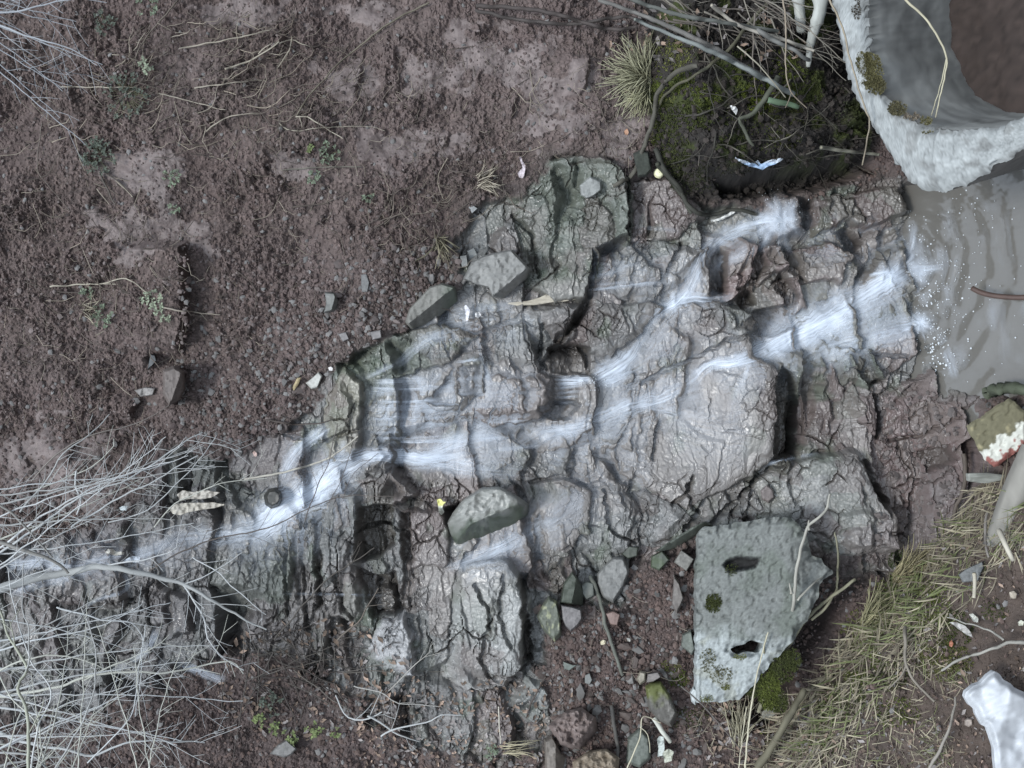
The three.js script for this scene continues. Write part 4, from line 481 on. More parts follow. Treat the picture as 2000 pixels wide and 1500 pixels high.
  // soil lying inside
  const sp = [], si = [], sc = [], bot = new THREE.Vector3(), y0 = RIMY - 0.62; let cnt = 0; for (let j = 0; j < 60; j++) for (let i = 0; i < 60; i++) { const X = 1800 + i * 9, Y = -330 + j * 11, v = onLevel(X, Y, y0); v.y += 0.03 * fbm(X * 0.02, Y * 0.02, 4) + 0.012 * noise(X * 0.08, Y * 0.08) + 0.006 * noise(X * 0.2, Y * 0.2); sp.push(v.x, v.y, v.z); const s = 1 + 0.5 * fbm(X * 0.05, Y * 0.05, 3) + 0.4 * noise(X * 0.3, Y * 0.3); sc.push(0.042 * s, 0.031 * s, 0.027 * s); if (i && j) { const a = j * 60 + i; si.push(a - 61, a - 1, a - 60, a - 60, a - 1, a); } }
  const soil = add(new THREE.Mesh(geo(sp, si, sc), vmat(0.95, { side: THREE.DoubleSide })), 'soil', 'structure'); soil.userData.label = 'dark brown soil filling the bottom of the concrete ring';
}
// rusty painted block, weathered post, bent rod, mossy log
{ const g = base('masonry_block', at(1945, 845, 0.52)), q = '1887,832 1930,803 1969,778 1986,788 2004,806 2004,868 1972,893 1941,913 1924,899 1910,874'; tag(g, 'olive brown masonry block with flaking white and red paint', 'block');
  const hh = (X, Y) => poolH(1900) + 0.22 + 0.05 * (X - 1945) / 100;
  part(g, 'block_body', sheetGrid(jag(q, 3.5, 2), [], 2, (X, Y, e) => hh(X, Y) - 0.01 * Math.pow(1 - sst(0, 7, e), 2) + 0.004 * fbm(X * 0.06, Y * 0.06, 3) - 0.004 * sst(0.25, 0.4, noise(X * 0.06 + 9, Y * 0.06)), (X, Y, e) => { const k = (Y - 832) * 0.75 + (X - 1945) * 0.45 + 26 * fbm(X * 0.05, Y * 0.05, 4), w = sst(22, 28, k), r = sst(44, 50, k + 10 * noise(X * 0.08, Y * 0.08)), t = 1 + 0.3 * fbm(X * 0.08, Y * 0.08, 3); let c = [0.125, 0.115, 0.07]; const y = sst(0.2, 0.4, fbm(X * 0.04 + 7, Y * 0.04, 3)) * 0.5; c = [lerp(c[0], 0.33, y), lerp(c[1], 0.29, y), lerp(c[2], 0.17, y)]; c = [lerp(c[0], 0.52, w), lerp(c[1], 0.52, w), lerp(c[2], 0.46, w)]; c = [lerp(c[0], 0.22, r), lerp(c[1], 0.085, r), lerp(c[2], 0.07, r)]; return c.map((x) => x * t); }, 0.13, at(1945, 845, 0).sub(at(1945, 845, 1)).normalize().addScaledVector(R, 0.1).normalize()), slabMat);
}
// ------------------------------------------------------------------ sticks, roots and shrubs
function tube(buf, pts, r0, r1, seg = 5, tone = [0.2, 0.19, 0.17], knots = 0) { // pts: world points
  const n = pts.length, b0 = buf.p.length / 3, T = new THREE.Vector3(), A = new THREE.Vector3(), B = new THREE.Vector3(), ref = new THREE.Vector3(0.3, 0.2, 0.93), id = b0 % 97;
  for (let i = 0; i < n; i++) { T.subVectors(pts[Math.min(n - 1, i + 1)], pts[Math.max(0, i - 1)]).normalize(); A.crossVectors(T, ref).normalize(); B.crossVectors(T, A); const r = lerp(r0, r1, i / (n - 1)) * (1 + knots * (0.35 * noise(i * 0.8, id))) , f = 1 + 0.25 * noise(i * 0.35, id + 3); for (let k = 0; k < seg; k++) { const a = k / seg * 6.2832, rr = r * (1 + knots * 0.25 * noise(k * 1.7, i * 0.25 + id)), cx = Math.cos(a) * rr, cy = Math.sin(a) * rr; buf.p.push(pts[i].x + A.x * cx + B.x * cy, pts[i].y + A.y * cx + B.y * cy, pts[i].z + A.z * cx + B.z * cy); const s = f * (1 + knots * 0.35 * noise(k * 2.3 + id, i * 0.15)); buf.c.push(tone[0] * s, tone[1] * s, tone[2] * s); if (i) { const q = b0 + i * seg + k, q2 = b0 + i * seg + (k + 1) % seg; buf.i.push(q - seg, q2 - seg, q, q, q2 - seg, q2); } } }
  for (const [e, s] of [[0, 1], [n - 1, 0]]) { const k = buf.p.length / 3; buf.p.push(pts[e].x, pts[e].y, pts[e].z); buf.c.push(tone[0] * 1.2, tone[1] * 1.15, tone[2]); for (let q = 0; q < seg; q++) { const a = b0 + e * seg + q, b = b0 + e * seg + (q + 1) % seg; s ? buf.i.push(k, b, a) : buf.i.push(k, a, b); } }
}
const newBuf = () => ({ p: [], c: [], i: [] });
const bufGeo = (b) => geo(b.p, b.i, b.c);
const woodMat = vmat(0.8), paleWood = vmat(0.75);
// lay a mapped line at heights over the slope; list of x, y, height
function lay(spec, step = 10, wob = 1, seed = 1) { const pts = typeof spec === 'string' ? P(spec) : spec; return curve(pts.map((q) => [q[0], q[1], q[2] ?? 0.01]), step).map(([X, Y, h], i) => at(X + wob * 2 * noise(i * 0.4, seed), Y + wob * 2 * noise(i * 0.4, seed + 20), hAt(X, Y) + h)); }
const STICKMAT = woodMat;
function stick(name, label, spec, r0, r1, tone, o = {}) { const pts = lay(spec, o.step || 9, o.wob ?? 1, spec.length), b = newBuf(); if (o.cat === 'stalk' || o.cat === 'stem') { r0 *= 0.72; r1 *= 0.72; } const org = pts[0].clone(); tube(b, pts, r0, r1, o.seg || 6, tone, o.knots ?? 0.5); const twigs = (o.twigs || []).map((t) => { const tb = newBuf(); tube(tb, lay(t, 8, 1, t.length), r1 * 1.1, r1 * 0.5, 5, tone, 0.4); return bufGeo(tb); }); if (!twigs.length) { const g = bufGeo(b); g.translate(-org.x, -org.y, -org.z); const m = add(new THREE.Mesh(g, woodMat), name); m.position.copy(org); return tag(m, label, o.cat || name, o.group); } const g = base(name, org); tag(g, label, o.cat || name, o.group); part(g, 'stem', bufGeo(b), woodMat); for (const t of twigs) part(g, 'side_twig', t, woodMat); return g; }
const DK = [0.065, 0.052, 0.045], MD = [0.15, 0.13, 0.105], LT = [0.28, 0.25, 0.20], PALE = [0.34, 0.31, 0.245], ASH = [0.26, 0.26, 0.25];
stick('root', 'dark root hanging out of the overhang and down over the ledge', '1362,128,.14 1322,140,.12 1296,166,.1 1282,192,.09 1278,225,.07 1266,262,.06 1254,300,.05 1238,338,.03 1218,352,.02 1198,363,.015', 0.010, 0.009, [0.075, 0.07, 0.055]);
stick('root', 'forked mossy root looping along the top of the overhang', '1500,5,.1 1458,52,.09 1430,90,.09 1398,118,.08 1360,146,.07 1320,168,.06 1296,190,.05 1278,228,.04', 0.007, 0.005, [0.09, 0.085, 0.055]);
stick('root', 'thick dark root at the lower lip of the overhang', '1280,290,.05 1300,335,.05 1326,366,.04 1345,402,.04 1380,420,.03 1430,410,.03 1480,418,.02', 0.011, 0.007, [0.035, 0.035, 0.027]);
stick('root', 'curved dark root at the left foot of the overhang', '1284,320,.05 1310,350,.04 1330,380,.03 1342,400,.03 1350,418,.02', 0.01, 0.007, [0.04, 0.042, 0.03]);
stick('root', 'grey green root crossing the dark hollow with a bent end', '1520,150,.1 1500,185,.11 1470,222,.1 1444,232,.1 1452,248,.09 1460,270,.08 1472,284,.07', 0.011, 0.005, [0.085, 0.09, 0.065], { knots: 0.8 });
stick('root', 'long grey root slanting across the top of the overhang', '1170,0,.12 1250,28,.12 1330,62,.11 1400,98,.1 1450,130,.1 1490,150,.08', 0.007, 0.012, [0.13, 0.125, 0.115]);
stick('branch', 'grey fallen branch above the overhang ending at the trunk', '1240,38,.13 1310,68,.14 1370,92,.15 1430,120,.15 1500,158,.14 1550,185,.12', 0.006, 0.010, [0.17, 0.185, 0.175]);
stick('branch', 'bare branch lying over the twig heap beside the ring', '1480,58,.2 1510,78,.2 1545,95,.18 1580,118,.16', 0.008, 0.007, [0.15, 0.15, 0.14]);
stick('branch', 'smooth dark branch running from the upper edge to the overhang', '930,12,.1 990,14,.1 1060,22,.1 1110,34,.1 1160,50,.1 1200,58,.1 1245,52,.1', 0.0085, 0.007, [0.05, 0.04, 0.036]);
stick('branch', 'second dark branch crossing just below the first one', '930,20,.09 1000,36,.09 1070,45,.09 1130,46,.09 1190,36,.1 1235,35,.1 1300,60,.1', 0.007, 0.007, [0.048, 0.04, 0.036]);
stick('stem', 'thick shaded stem along the top edge above the overhang', '1215,-10,.2 1270,12,.2 1340,32,.2 1420,45,.2 1520,62,.18', 0.008, 0.007, [0.09, 0.095, 0.085]);
stick('branch', 'pale dead branch slanting across the thicket by the trunk', '1390,10,.2 1430,42,.2 1470,60,.2 1530,78,.18 1590,100,.16', 0.006, 0.006, [0.30, 0.28, 0.24]);
stick('stem', 'long dark stem running down the clay from the upper middle', '838,5,.02 766,42,.02 720,76,.02 685,104,.02 660,125,.02 636,152,.015 605,185,.015 578,228,.01', 0.0055, 0.004, [0.13, 0.115, 0.085], { cat: 'stem' });
stick('stem', 'dark jointed stem on the clay left of the pale stalk fan', '348,0,.02 318,35,.02 288,70,.02 272,95,.02 258,134,.01', 0.0045, 0.0035, [0.12, 0.10, 0.08], { cat: 'stem' });
stick('stalk', 'pale dry stalk lying level across the dark leafy patch', '118,170,.02 160,170,.02 230,171,.02 268,170,.01', 0.0038, 0.003, LT, { cat: 'stalk' });
stick('stalk', 'pale dry stalk bent into a hook beside the clay shelf', '98,560,.02 150,556,.02 200,554,.02 238,544,.025 262,552,.02 292,575,.01', 0.0045, 0.003, PALE, { cat: 'stalk', twigs: ['200,554,.02 230,555,.02'] });
stick('stalk', 'long pale stalk pointing right from the big stalk heap', '380,172,.02 430,165,.02 490,158,.02 520,158,.01', 0.004, 0.0025, LT, { cat: 'stalk' });
stick('stalk', 'long pale stalk sloping up toward the top of the clay', '350,95,.02 420,82,.025 480,70,.03 530,58,.03', 0.0045, 0.003, [0.28, 0.25, 0.2], { cat: 'stalk' });
stick('stalk', 'bundled straw stalk leaning right above the clay middle', '440,135,.02 480,122,.025 520,100,.03 545,82,.03', 0.006, 0.003, PALE, { cat: 'stalk', twigs: ['505,105,.02 520,92,.03 530,84,.03', '545,85,.02 568,78,.02 590,86,.02 610,92,.01'] });
stick('stalk', 'upright pale stalk below the straw bundle', '570,72,.02 566,95,.02 552,118,.02 541,134,.01', 0.0045, 0.003, LT, { cat: 'stalk' });
stick('stalk', 'pale crooked stalk with a kink in the middle of the clay', '578,228,.015 600,228,.02 620,240,.02 645,256,.02 670,270,.01', 0.004, 0.0025, PALE, { cat: 'stalk', twigs: ['585,228,.01 590,248,.01', '545,240,.01 560,252,.015 585,256,.015 620,250,.015 700,247,.015 720,247,.02 750,255,.01'] });
stick('stalk', 'dark straight stalk low in the clay middle', '552,332,.015 600,328,.015 650,326,.015 705,326,.015', 0.0035, 0.003, [0.14, 0.13, 0.105], { cat: 'stalk' });
stick('stalk', 'pale stalk running left to right under the hooked grass', '400,258,.015 430,236,.02 460,225,.02 505,221,.015', 0.004, 0.0025, LT, { cat: 'stalk' });
stick('stalk', 'thin pale stalk sloping down right of the leafy patch', '310,182,.015 350,192,.02 400,205,.02 440,215,.01', 0.0035, 0.0022, LT, { cat: 'stalk' });
stick('stem', 'brown stem pointing down right of the dark tussock', '195,340,.015 215,380,.02 226,400,.015', 0.006, 0.004, [0.07, 0.06, 0.05], { cat: 'stem', twigs: ['200,335,.02 235,358,.02 260,385,.02'] });
stick('stem', 'pale tipped stem beside the dark tussock', '225,350,.015 245,370,.02 259,385,.01', 0.004, 0.003, [0.25, 0.22, 0.17], { cat: 'stem' });
stick('stem', 'long thin stem zigzagging at the far left of the clay', '82,240,.015 74,300,.02 74,332,.02 84,350,.02 110,380,.015 135,410,.01', 0.0035, 0.002, [0.12, 0.10, 0.085], { cat: 'stem' });
stick('root', 'thin root running off the clay shelf over its dark face', '318,600,.015 345,606,.02 365,608,.03 395,612,.02 430,614,.01', 0.0035, 0.0018, [0.25, 0.22, 0.18], { twigs: ['392,612,.02 404,626,.01'] });
stick('stick', 'thin bare stick pointing over the ochre rock into the white water', '478,936,.05 540,925,.07 600,910,.08 650,890,.09 700,852,.1', 0.0045, 0.003, [0.36, 0.34, 0.29]);
stick('stick', 'thin dark twig lying on the clay above the white water', '520,820,.02 570,828,.02 610,828,.02 645,822,.02', 0.004, 0.002, DK, { twigs: ['548,812,.01 575,825,.02'] });
stick('stick', 'greenish stick lying down the dark soil past the flat rock', '1152,1124,.03 1165,1150,.03 1176,1190,.02 1184,1225,.02 1196,1262,.02 1206,1290,.02 1215,1318,.01', 0.0085, 0.007, [0.115, 0.12, 0.10], { knots: 0.3 });
stick('stick', 'lower dark stick continuing down the soil toward the picture edge', '1194,1378,.02 1200,1420,.025 1206,1460,.02 1206,1490,.02', 0.009, 0.0075, [0.085, 0.08, 0.072], { knots: 0.3 });
stick('stick', 'short black stick on the pale rock beside the soil', '1066,1322,.02 1050,1350,.02 1036,1378,.02 1028,1402,.01', 0.004, 0.003, DK);
stick('stick', 'pale broken stick end standing near the lower edge', '1277,1402,.06 1288,1420,.06 1298,1435,.05 1310,1448,.03', 0.011, 0.009, [0.48, 0.48, 0.42], { knots: 0.2 });
stick('stick', 'brown stick standing at the right edge of the wet rocks', '1882,886,.06 1886,920,.06 1880,960,.05 1866,995,.04 1854,1042,.03', 0.009, 0.007, [0.085, 0.068, 0.055], { knots: 0.3 });
stick('stick', 'pale bare forked stick leaning over the slab edge', '1534,1258,.1 1550,1180,.3 1556,1110,.33 1572,1046,.34 1582,1024,.34 1612,998,.34 1621,965,.34', 0.0075, 0.0045, [0.30, 0.29, 0.25], { twigs: ['1580,1035,.34 1579,1022,.34 1580,1016,.34', '1558,1172,.33 1578,1150,.34 1598,1132,.34 1606,1128,.34', '1545,1160,.33 1542,1140,.33'] });
stick('stick', 'mossy forked stick bridging the dark gap beside the slab', '1482,1392,.2 1505,1330,.25 1532,1275,.3 1570,1215,.32 1600,1185,.3 1632,1160,.28 1670,1132,.26', 0.009, 0.006, [0.20, 0.19, 0.13], { twigs: ['1585,1210,.3 1612,1188,.3 1625,1165,.28 1634,1150,.27 1637,1080,.26 1630,1040,.26', '1532,1275,.3 1500,1295,.3 1480,1308,.28', '1505,1330,.25 1490,1300,.27 1497,1240,.28'] });
stick('log', 'short moss covered log at the lower end of the grassy rim', '1478,1500,.12 1505,1462,.15 1530,1420,.17 1552,1380,.17 1572,1348,.15', 0.016, 0.012, [0.115, 0.105, 0.07], { knots: 0.5, seg: 9 });
stick('branch', 'dead branch forking at the right edge of the grassy bank', '2010,1255,.1 1968,1255,.09 1948,1264,.09 1900,1280,.09 1870,1290,.08 1840,1310,.07', 0.006, 0.004, [0.26, 0.25, 0.22], { twigs: ['1960,1250,.09 1930,1230,.08 1880,1215,.07 1850,1205,.06'] });
stick('branch', 'brown branch standing in the middle of the grassy bank', '1768,1225,.08 1768,1260,.09 1770,1300,.09 1790,1335,.08 1825,1370,.05', 0.007, 0.004, [0.18, 0.16, 0.13], { twigs: ['1770,1300,.09 1760,1320,.08 1735,1345,.06'] });
stick('branch', 'curved bare branch low in the corner near the white sheet', '1815,1500,.06 1835,1465,.08 1855,1420,.08 1865,1375,.07 1866,1362,.06', 0.006, 0.004, [0.24, 0.22, 0.19]);
stick('stick', 'pale stub of stick beside the weathered post', '1951,1036,.1 1962,1060,.1 1977,1092,.09', 0.009, 0.008, [0.42, 0.39, 0.32], { knots: 0.2 });
stick('stick', 'upright thin grey stick left of the weathered post', '1930,1000,.1 1924,1030,.1 1926,1070,.09 1932,1088,.08', 0.005, 0.004, [0.2, 0.18, 0.16]);
stick('stick', 'pale short stick standing in the grass below the grey stone', '1903,1120,.1 1904,1140,.1 1902,1168,.08', 0.007, 0.006, [0.38, 0.35, 0.28], { knots: 0.2 });
stick('log', 'dark mossy log lying behind the painted masonry block', '1928,768,.1 1950,760,.12 1975,758,.12 2020,766,.12', 0.024, 0.02, [0.06, 0.07, 0.045], { seg: 9, knots: 0.8 });
stick('stick', 'straight pale stick resting under the overhang near the ring', '1604,288,.14 1640,293,.14 1680,298,.13 1718,302,.12', 0.008, 0.006, [0.17, 0.165, 0.13], { knots: 0.2 });
stick('stick', 'mossy broken stick jutting from the dark hollow', '1500,195,.13 1530,202,.14 1558,208,.14', 0.011, 0.009, [0.10, 0.15, 0.09]);
{ // splintered wood lying on the ledge, the rod over the pool, the post
  const flat = (name, label, spec, h, thick, tone, cat) => { const q = poly(spec), g = sheetGrid(spec, [], 2.2, (X, Y, e) => hAt(q.cx, q.cy) + h + 0.006 * noise(X * 0.03, Y * 0.2) + 0.003 * noise(X * 0.02, Y * 0.6) - 0.004 * (1 - sst(0, 3, e)), (X, Y) => { const t = 1 + 0.25 * noise(X * 0.02, Y * 0.5) + 0.1 * noise(X * 0.1, Y * 0.8); return tone.map((x) => x * t); }, thick, N.clone().negate()), o = at(q.cx, q.cy, hAt(q.cx, q.cy)); g.translate(-o.x, -o.y, -o.z); const m = add(new THREE.Mesh(g, slabMat), name); m.position.copy(o); return tag(m, label, cat); };
  flat('plank', 'pale splintered piece of wood lying across the wet ledge', '985,592 1030,588 1052,582 1066,575 1080,579 1108,575 1130,576 1133,583 1105,588 1078,590 1050,595 1010,597', 0.03, 0.012, [0.46, 0.42, 0.34], 'plank');
  flat('wood_chip', 'small tan splinter of wood on the clay', '570,758 580,740 587,737 584,748 574,763', 0.015, 0.008, [0.38, 0.31, 0.18], 'wood chip');
  flat('plank', 'weathered grey board end below the painted block', '1890,925 1930,924 1962,928 1958,938 1925,944 1892,940', 0.1, 0.02, [0.22, 0.225, 0.2], 'plank');
  const rod = newBuf(); const rp = curve(P('1899,563 1915,571 1938,577 1965,580 2000,581 2060,578'), 6).map(([X, Y]) => at(X, Y, poolH(X) + 0.12)); tube(rod, rp, 0.0095, 0.0095, 10, [0.085, 0.055, 0.045], 0.12); const rg = bufGeo(rod); rg.translate(-rp[0].x, -rp[0].y, -rp[0].z); const rm = add(new THREE.Mesh(rg, vmat(0.55)), 'metal_rod'); rm.position.copy(rp[0]); tag(rm, 'bent rusty reinforcing rod sticking out over the pool', 'rod');
  const pb = newBuf(), pp = curve(P('2030,880,0.62 1990,970,0.60 1966,1040,0.55 1958,1064,0.52'), 8).map(([X, Y, h]) => at(X, Y, h)); { const seg = 18, b0 = 0; for (let i = 0; i < pp.length; i++) { const T = new THREE.Vector3().subVectors(pp[Math.min(pp.length - 1, i + 1)], pp[Math.max(0, i - 1)]).normalize(), A = new THREE.Vector3().crossVectors(T, N).normalize(), B = new THREE.Vector3().crossVectors(T, A); for (let k = 0; k < seg; k++) { const a = k / seg * 6.2832, r = 0.056 * (1 + 0.10 * noise(k * 1.9, 0.3 + i * 0.02) - 0.16 * Math.pow(Math.max(0, Math.sin(a * 4.5 + 1)), 8)); const v = pp[i].clone().addScaledVector(A, Math.cos(a) * r).addScaledVector(B, Math.sin(a) * r); pb.p.push(v.x, v.y, v.z); const s = 1 + 0.4 * noise(k * 2.4, i * 0.06) + 0.15 * noise(k * 5, i * 0.4); pb.c.push(0.215 * s, 0.205 * s, 0.18 * s); if (i) { const q = i * seg + k, q2 = i * seg + (k + 1) % seg; pb.i.push(q - seg, q, q2 - seg, q, q2, q2 - seg); } } } const e = pb.p.length / 3, l = pp[pp.length - 1]; pb.p.push(l.x, l.y, l.z); pb.c.push(0.16, 0.14, 0.11); for (let k = 0; k < seg; k++) pb.i.push(e, (pp.length - 1) * seg + (k + 1) % seg, (pp.length - 1) * seg + k); }
  const pg = bufGeo(pb); pg.translate(-pp[0].x, -pp[0].y, -pp[0].z); const pm = add(new THREE.Mesh(pg, vmat(0.9, { side: THREE.DoubleSide })), 'wooden_post'); pm.position.copy(pp[0]); tag(pm, 'weathered grey split wooden post at the right edge of the bank', 'post');
  // two pale trunks beside the ring
  const tr = (label, spec, r0, r1) => { const pts = curve(P(spec), 8).map(([X, Y, h]) => at(X, Y, h)), b = newBuf(); tube(b, pts, r0, r1, 14, [0.36, 0.37, 0.34], 0.7); const g = bufGeo(b); g.translate(-pts[0].x, -pts[0].y, -pts[0].z); const o = base('tree_stump', pts[0]); tag(o, label, 'stump'); const m = new THREE.Mesh(g, vmat(0.9)); add(m, 'trunk', null, o); return o; };
  tr('pale grey shrub trunk at the top edge beside the concrete ring', '1606,-60,.42 1603,-10,.42 1600,25,.41 1590,58,.38 1583,90,.34 1578,130,.3', 0.034, 0.008); tr('thinner pale trunk left of the larger trunk at the top edge', '1556,-60,.38 1558,-10,.38 1562,30,.36 1566,60,.32', 0.024, 0.016);
}
// ------------------------------------------------------------------ crumbs, straw, grass, moss, shrubs
const _q = new THREE.Quaternion(), _e = new THREE.Euler(), _m = new THREE.Matrix4(), _s = new THREE.Vector3(), _v = new THREE.Vector3(), _c = new THREE.Color();
const FRAME = new THREE.Matrix4().makeBasis(R, U, N), FQ = new THREE.Quaternion().setFromRotationMatrix(FRAME);    // local x down the slope, y across, z out of it
function scatter(name, label, g, m, list, parent = scene) { // items: X, Y, h, [sx, sy, sz], spin, tilt x, tilt y, colour
  const o = new THREE.InstancedMesh(g, m, list.length); const off = new THREE.Vector3(); if (parent !== scene) off.copy(parent.position);
  list.forEach((t, i) => { at(t[0], t[1], t[2], _v).sub(off); _e.set(t[5], t[6], t[4], 'ZYX'); _q.setFromEuler(_e).premultiply(FQ); _m.compose(_v, _q, _s.set(...t[3])); o.setMatrixAt(i, _m); _c.setRGB(...t[7]); o.setColorAt(i, _c); });
  add(o, name, 'stuff', parent); if (label) o.userData.label = label; return o;
}
function chipGeo(seed) { const r = rng(seed), g = new THREE.IcosahedronGeometry(1, 0), p = g.attributes.position, k = new Map(); for (let i = 0; i < p.count; i++) { const id = p.getX(i).toFixed(3) + p.getY(i).toFixed(3) + p.getZ(i).toFixed(3); if (!k.has(id)) k.set(id, 0.6 + 0.7 * r()); const s = k.get(id); p.setXYZ(i, p.getX(i) * s, p.getY(i) * s, p.getZ(i) * s); } g.computeVertexNormals(); return g; }
{ // crumbs and chips
  const r = rng(4242), sets = [[], [], []], rockAt = (X, Y) => sample(rockG, X, Y);
  const put = (X, Y, s, tone) => { const f = 0.7 + 0.6 * r(); sets[Math.floor(r() * 3)].push([X, Y, hAt(X, Y) + s * 0.15, [s * (0.7 + 0.6 * r()), s * (0.7 + 0.6 * r()), s * (0.35 + 0.4 * r())], r() * 6.28, 0.7 * (r() - 0.5), 0.7 * (r() - 0.5), [tone[0] * f, tone[1] * f, tone[2] * f]]); };
  const CL = [0.092, 0.068, 0.063], GR = [0.15, 0.145, 0.14], RB = [0.10, 0.07, 0.06];
  for (let k = 0; k < 60000; k++) { const X = -40 + 2080 * r(), Y = -40 + 1580 * r(); if (rockAt(X, Y) > 0.25 || sdFast(POOL, X, Y, 10) < 8 || sdFast(MOUND, X, Y, 10) < 5) continue; const clay = Y < 1000 && X < 1300, low = clay ? sst(380, 640, Y + 0.1 * X) : 0.8, br = sdFast(BANK, X, Y, 5) < 0; if (r() > (br ? 0.2 : clay ? 0.5 + 0.5 * low : 0.85) * (0.5 + 0.9 * clamp(0.5 + noise(X * 0.012, Y * 0.012)))) continue; const u = r(); put(X, Y, 0.0034 + (0.0045 + 0.003 * low) * u * u * u + 0.002 * r(), u > 0.97 ? GR : u > 0.6 && !clay ? RB : r() < 0.25 ? [0.14, 0.115, 0.108] : r() < 0.3 ? [0.045, 0.034, 0.03] : CL); }
  for (let k = 0; k < 700; k++) { const X = 520 + 420 * r(), Y = 480 + 330 * r(); if (rockAt(X, Y) > 0.3) continue; const d = (X * 0.75 + Y - 1120) / 130; if (r() > sst(-1.6, 0.3, d)) continue; put(X, Y, 0.006 + 0.011 * r() * r(), r() < 0.35 ? GR : [0.12, 0.098, 0.092]); }
  for (let k = 0; k < 2600; k++) { const X = 620 + 750 * r(), Y = 1130 + 370 * r(); if (X < 1040 && Y < 1330) continue; if (rockAt(X, Y) > 0.3) continue; put(X, Y, 0.005 + 0.011 * r() * r(), r() < 0.25 ? GR : RB); }
  for (let k = 0; k < 500; k++) { const X = 340 + 220 * r(), Y = 690 + 220 * r(); if (rockAt(X, Y) > 0.3) continue; put(X, Y, 0.006 + 0.010 * r() * r(), r() < 0.3 ? GR : CL); }
  sets.forEach((l, i) => scatter('gravel', 'small clay crumbs and stone chips strewn over the slope', chipGeo(50 + i), mat(1, 1, 1, 0.85), l));
}
function hookGeo(seed, bend) { const r = rng(seed), b = newBuf(), pts = []; let a = 0, x = 0, y = 0; for (let i = 0; i < 9; i++) { pts.push(new THREE.Vector3(x, y, 0.05 + 0.1 * Math.sin(i * 0.9 + seed) + 0.05 * r())); x += Math.cos(a) * 0.125; y += Math.sin(a) * 0.125; a += bend * (r() - 0.25); } tube(b, pts, 0.013, 0.006, 4, [1, 1, 1], 0.3); return bufGeo(b); }
{ // dry rootlets and broken straw on the clay
  const r = rng(909), sets = [[], [], [], []];
  const put = (cx, cy, rx, ry, n, l0, l1, dir, spread, tone) => { for (let k = 0; k < n; k++) { const a = r() * 6.283, d = Math.sqrt(r()), X = cx + Math.cos(a) * d * rx, Y = cy + Math.sin(a) * d * ry, l = l0 + (l1 - l0) * r() * r(), f = 0.6 + 0.7 * r(), t = tone || (r() < 0.55 ? [0.27, 0.23, 0.18] : r() < 0.6 ? [0.14, 0.115, 0.09] : [0.34, 0.3, 0.24]); if (sample(rockG, X, Y) > 0.5) continue; sets[Math.floor(r() * 4)].push([X, Y, hAt(X, Y) + 0.004, [l, l, l * 0.7], -(dir + spread * (r() - 0.5)), 0.3 * (r() - 0.5), 0.3 * (r() - 0.5), t.map((x) => x * f)]); } };
  put(430, 160, 260, 130, 150, 0.05, 0.22, -0.1, 1.3); put(620, 330, 300, 170, 150, 0.03, 0.12, 0, 3.5); put(1110, 240, 180, 110, 120, 0.025, 0.08, 0, 3.4); put(1000, 330, 140, 60, 110, 0.025, 0.09, 0.2, 3); put(850, 460, 150, 80, 80, 0.03, 0.12, -0.5, 3);
  put(180, 300, 230, 260, 130, 0.03, 0.18, 0.5, 2.6); put(200, 600, 220, 160, 120, 0.03, 0.14, 0, 3.5); put(600, 650, 260, 160, 150, 0.015, 0.06, 0, 6); put(900, 120, 300, 120, 110, 0.02, 0.09, 0, 5); put(120, 850, 180, 120, 50, 0.03, 0.12, -0.4, 2);
  put(1250, 1320, 200, 180, 110, 0.03, 0.13, 1.2, 2.4); put(1460, 1430, 130, 80, 90, 0.05, 0.2, -0.7, 1.6, [0.3, 0.27, 0.2]); put(1200, 250, 70, 90, 50, 0.04, 0.12, 0.3, 3); put(500, 1000, 500, 460, 130, 0.02, 0.08, 0, 6, [0.13, 0.11, 0.09]);
  for (const [cx, cy, rx, ry, n, dir, sp] of [[430, 170, 280, 150, 120, -0.1, 1.6], [180, 330, 200, 260, 90, 0.7, 2], [650, 300, 260, 200, 80, -0.4, 3], [1000, 250, 260, 180, 60, 0.5, 4], [870, 440, 140, 90, 50, -0.8, 1.5], [200, 650, 200, 200, 60, 0.2, 4], [600, 620, 250, 160, 40, -0.6, 3]]) { put(cx, cy, rx, ry, n, 0.06, 0.26, dir, sp, [0.10, 0.082, 0.068]); put(cx, cy, rx, ry, n * 0.6, 0.05, 0.2, dir, sp, [0.22, 0.19, 0.15]); }
  sets.forEach((l, i) => scatter('straw', 'short dry rootlets and bits of straw lying on the clay', hookGeo(20 + i, 0.25 + 0.35 * i), mat(1, 1, 1, 0.85), l));
}
function bladeGeo(bend, seg = 4) { const p = [], ix = []; for (let i = 0; i <= seg; i++) { const t = i / seg, w = 0.03 * (1 - t * t * 0.95), a = bend * t; const x = t * Math.cos(a * 0.5), z = 0.12 + t * Math.sin(0.9 - a) * 0.6; p.push(x, -w, z, x, w, z + 0.01); if (i) { const k = i * 2; ix.push(k - 2, k, k - 1, k - 1, k, k + 1); } } return geo(p, ix); }
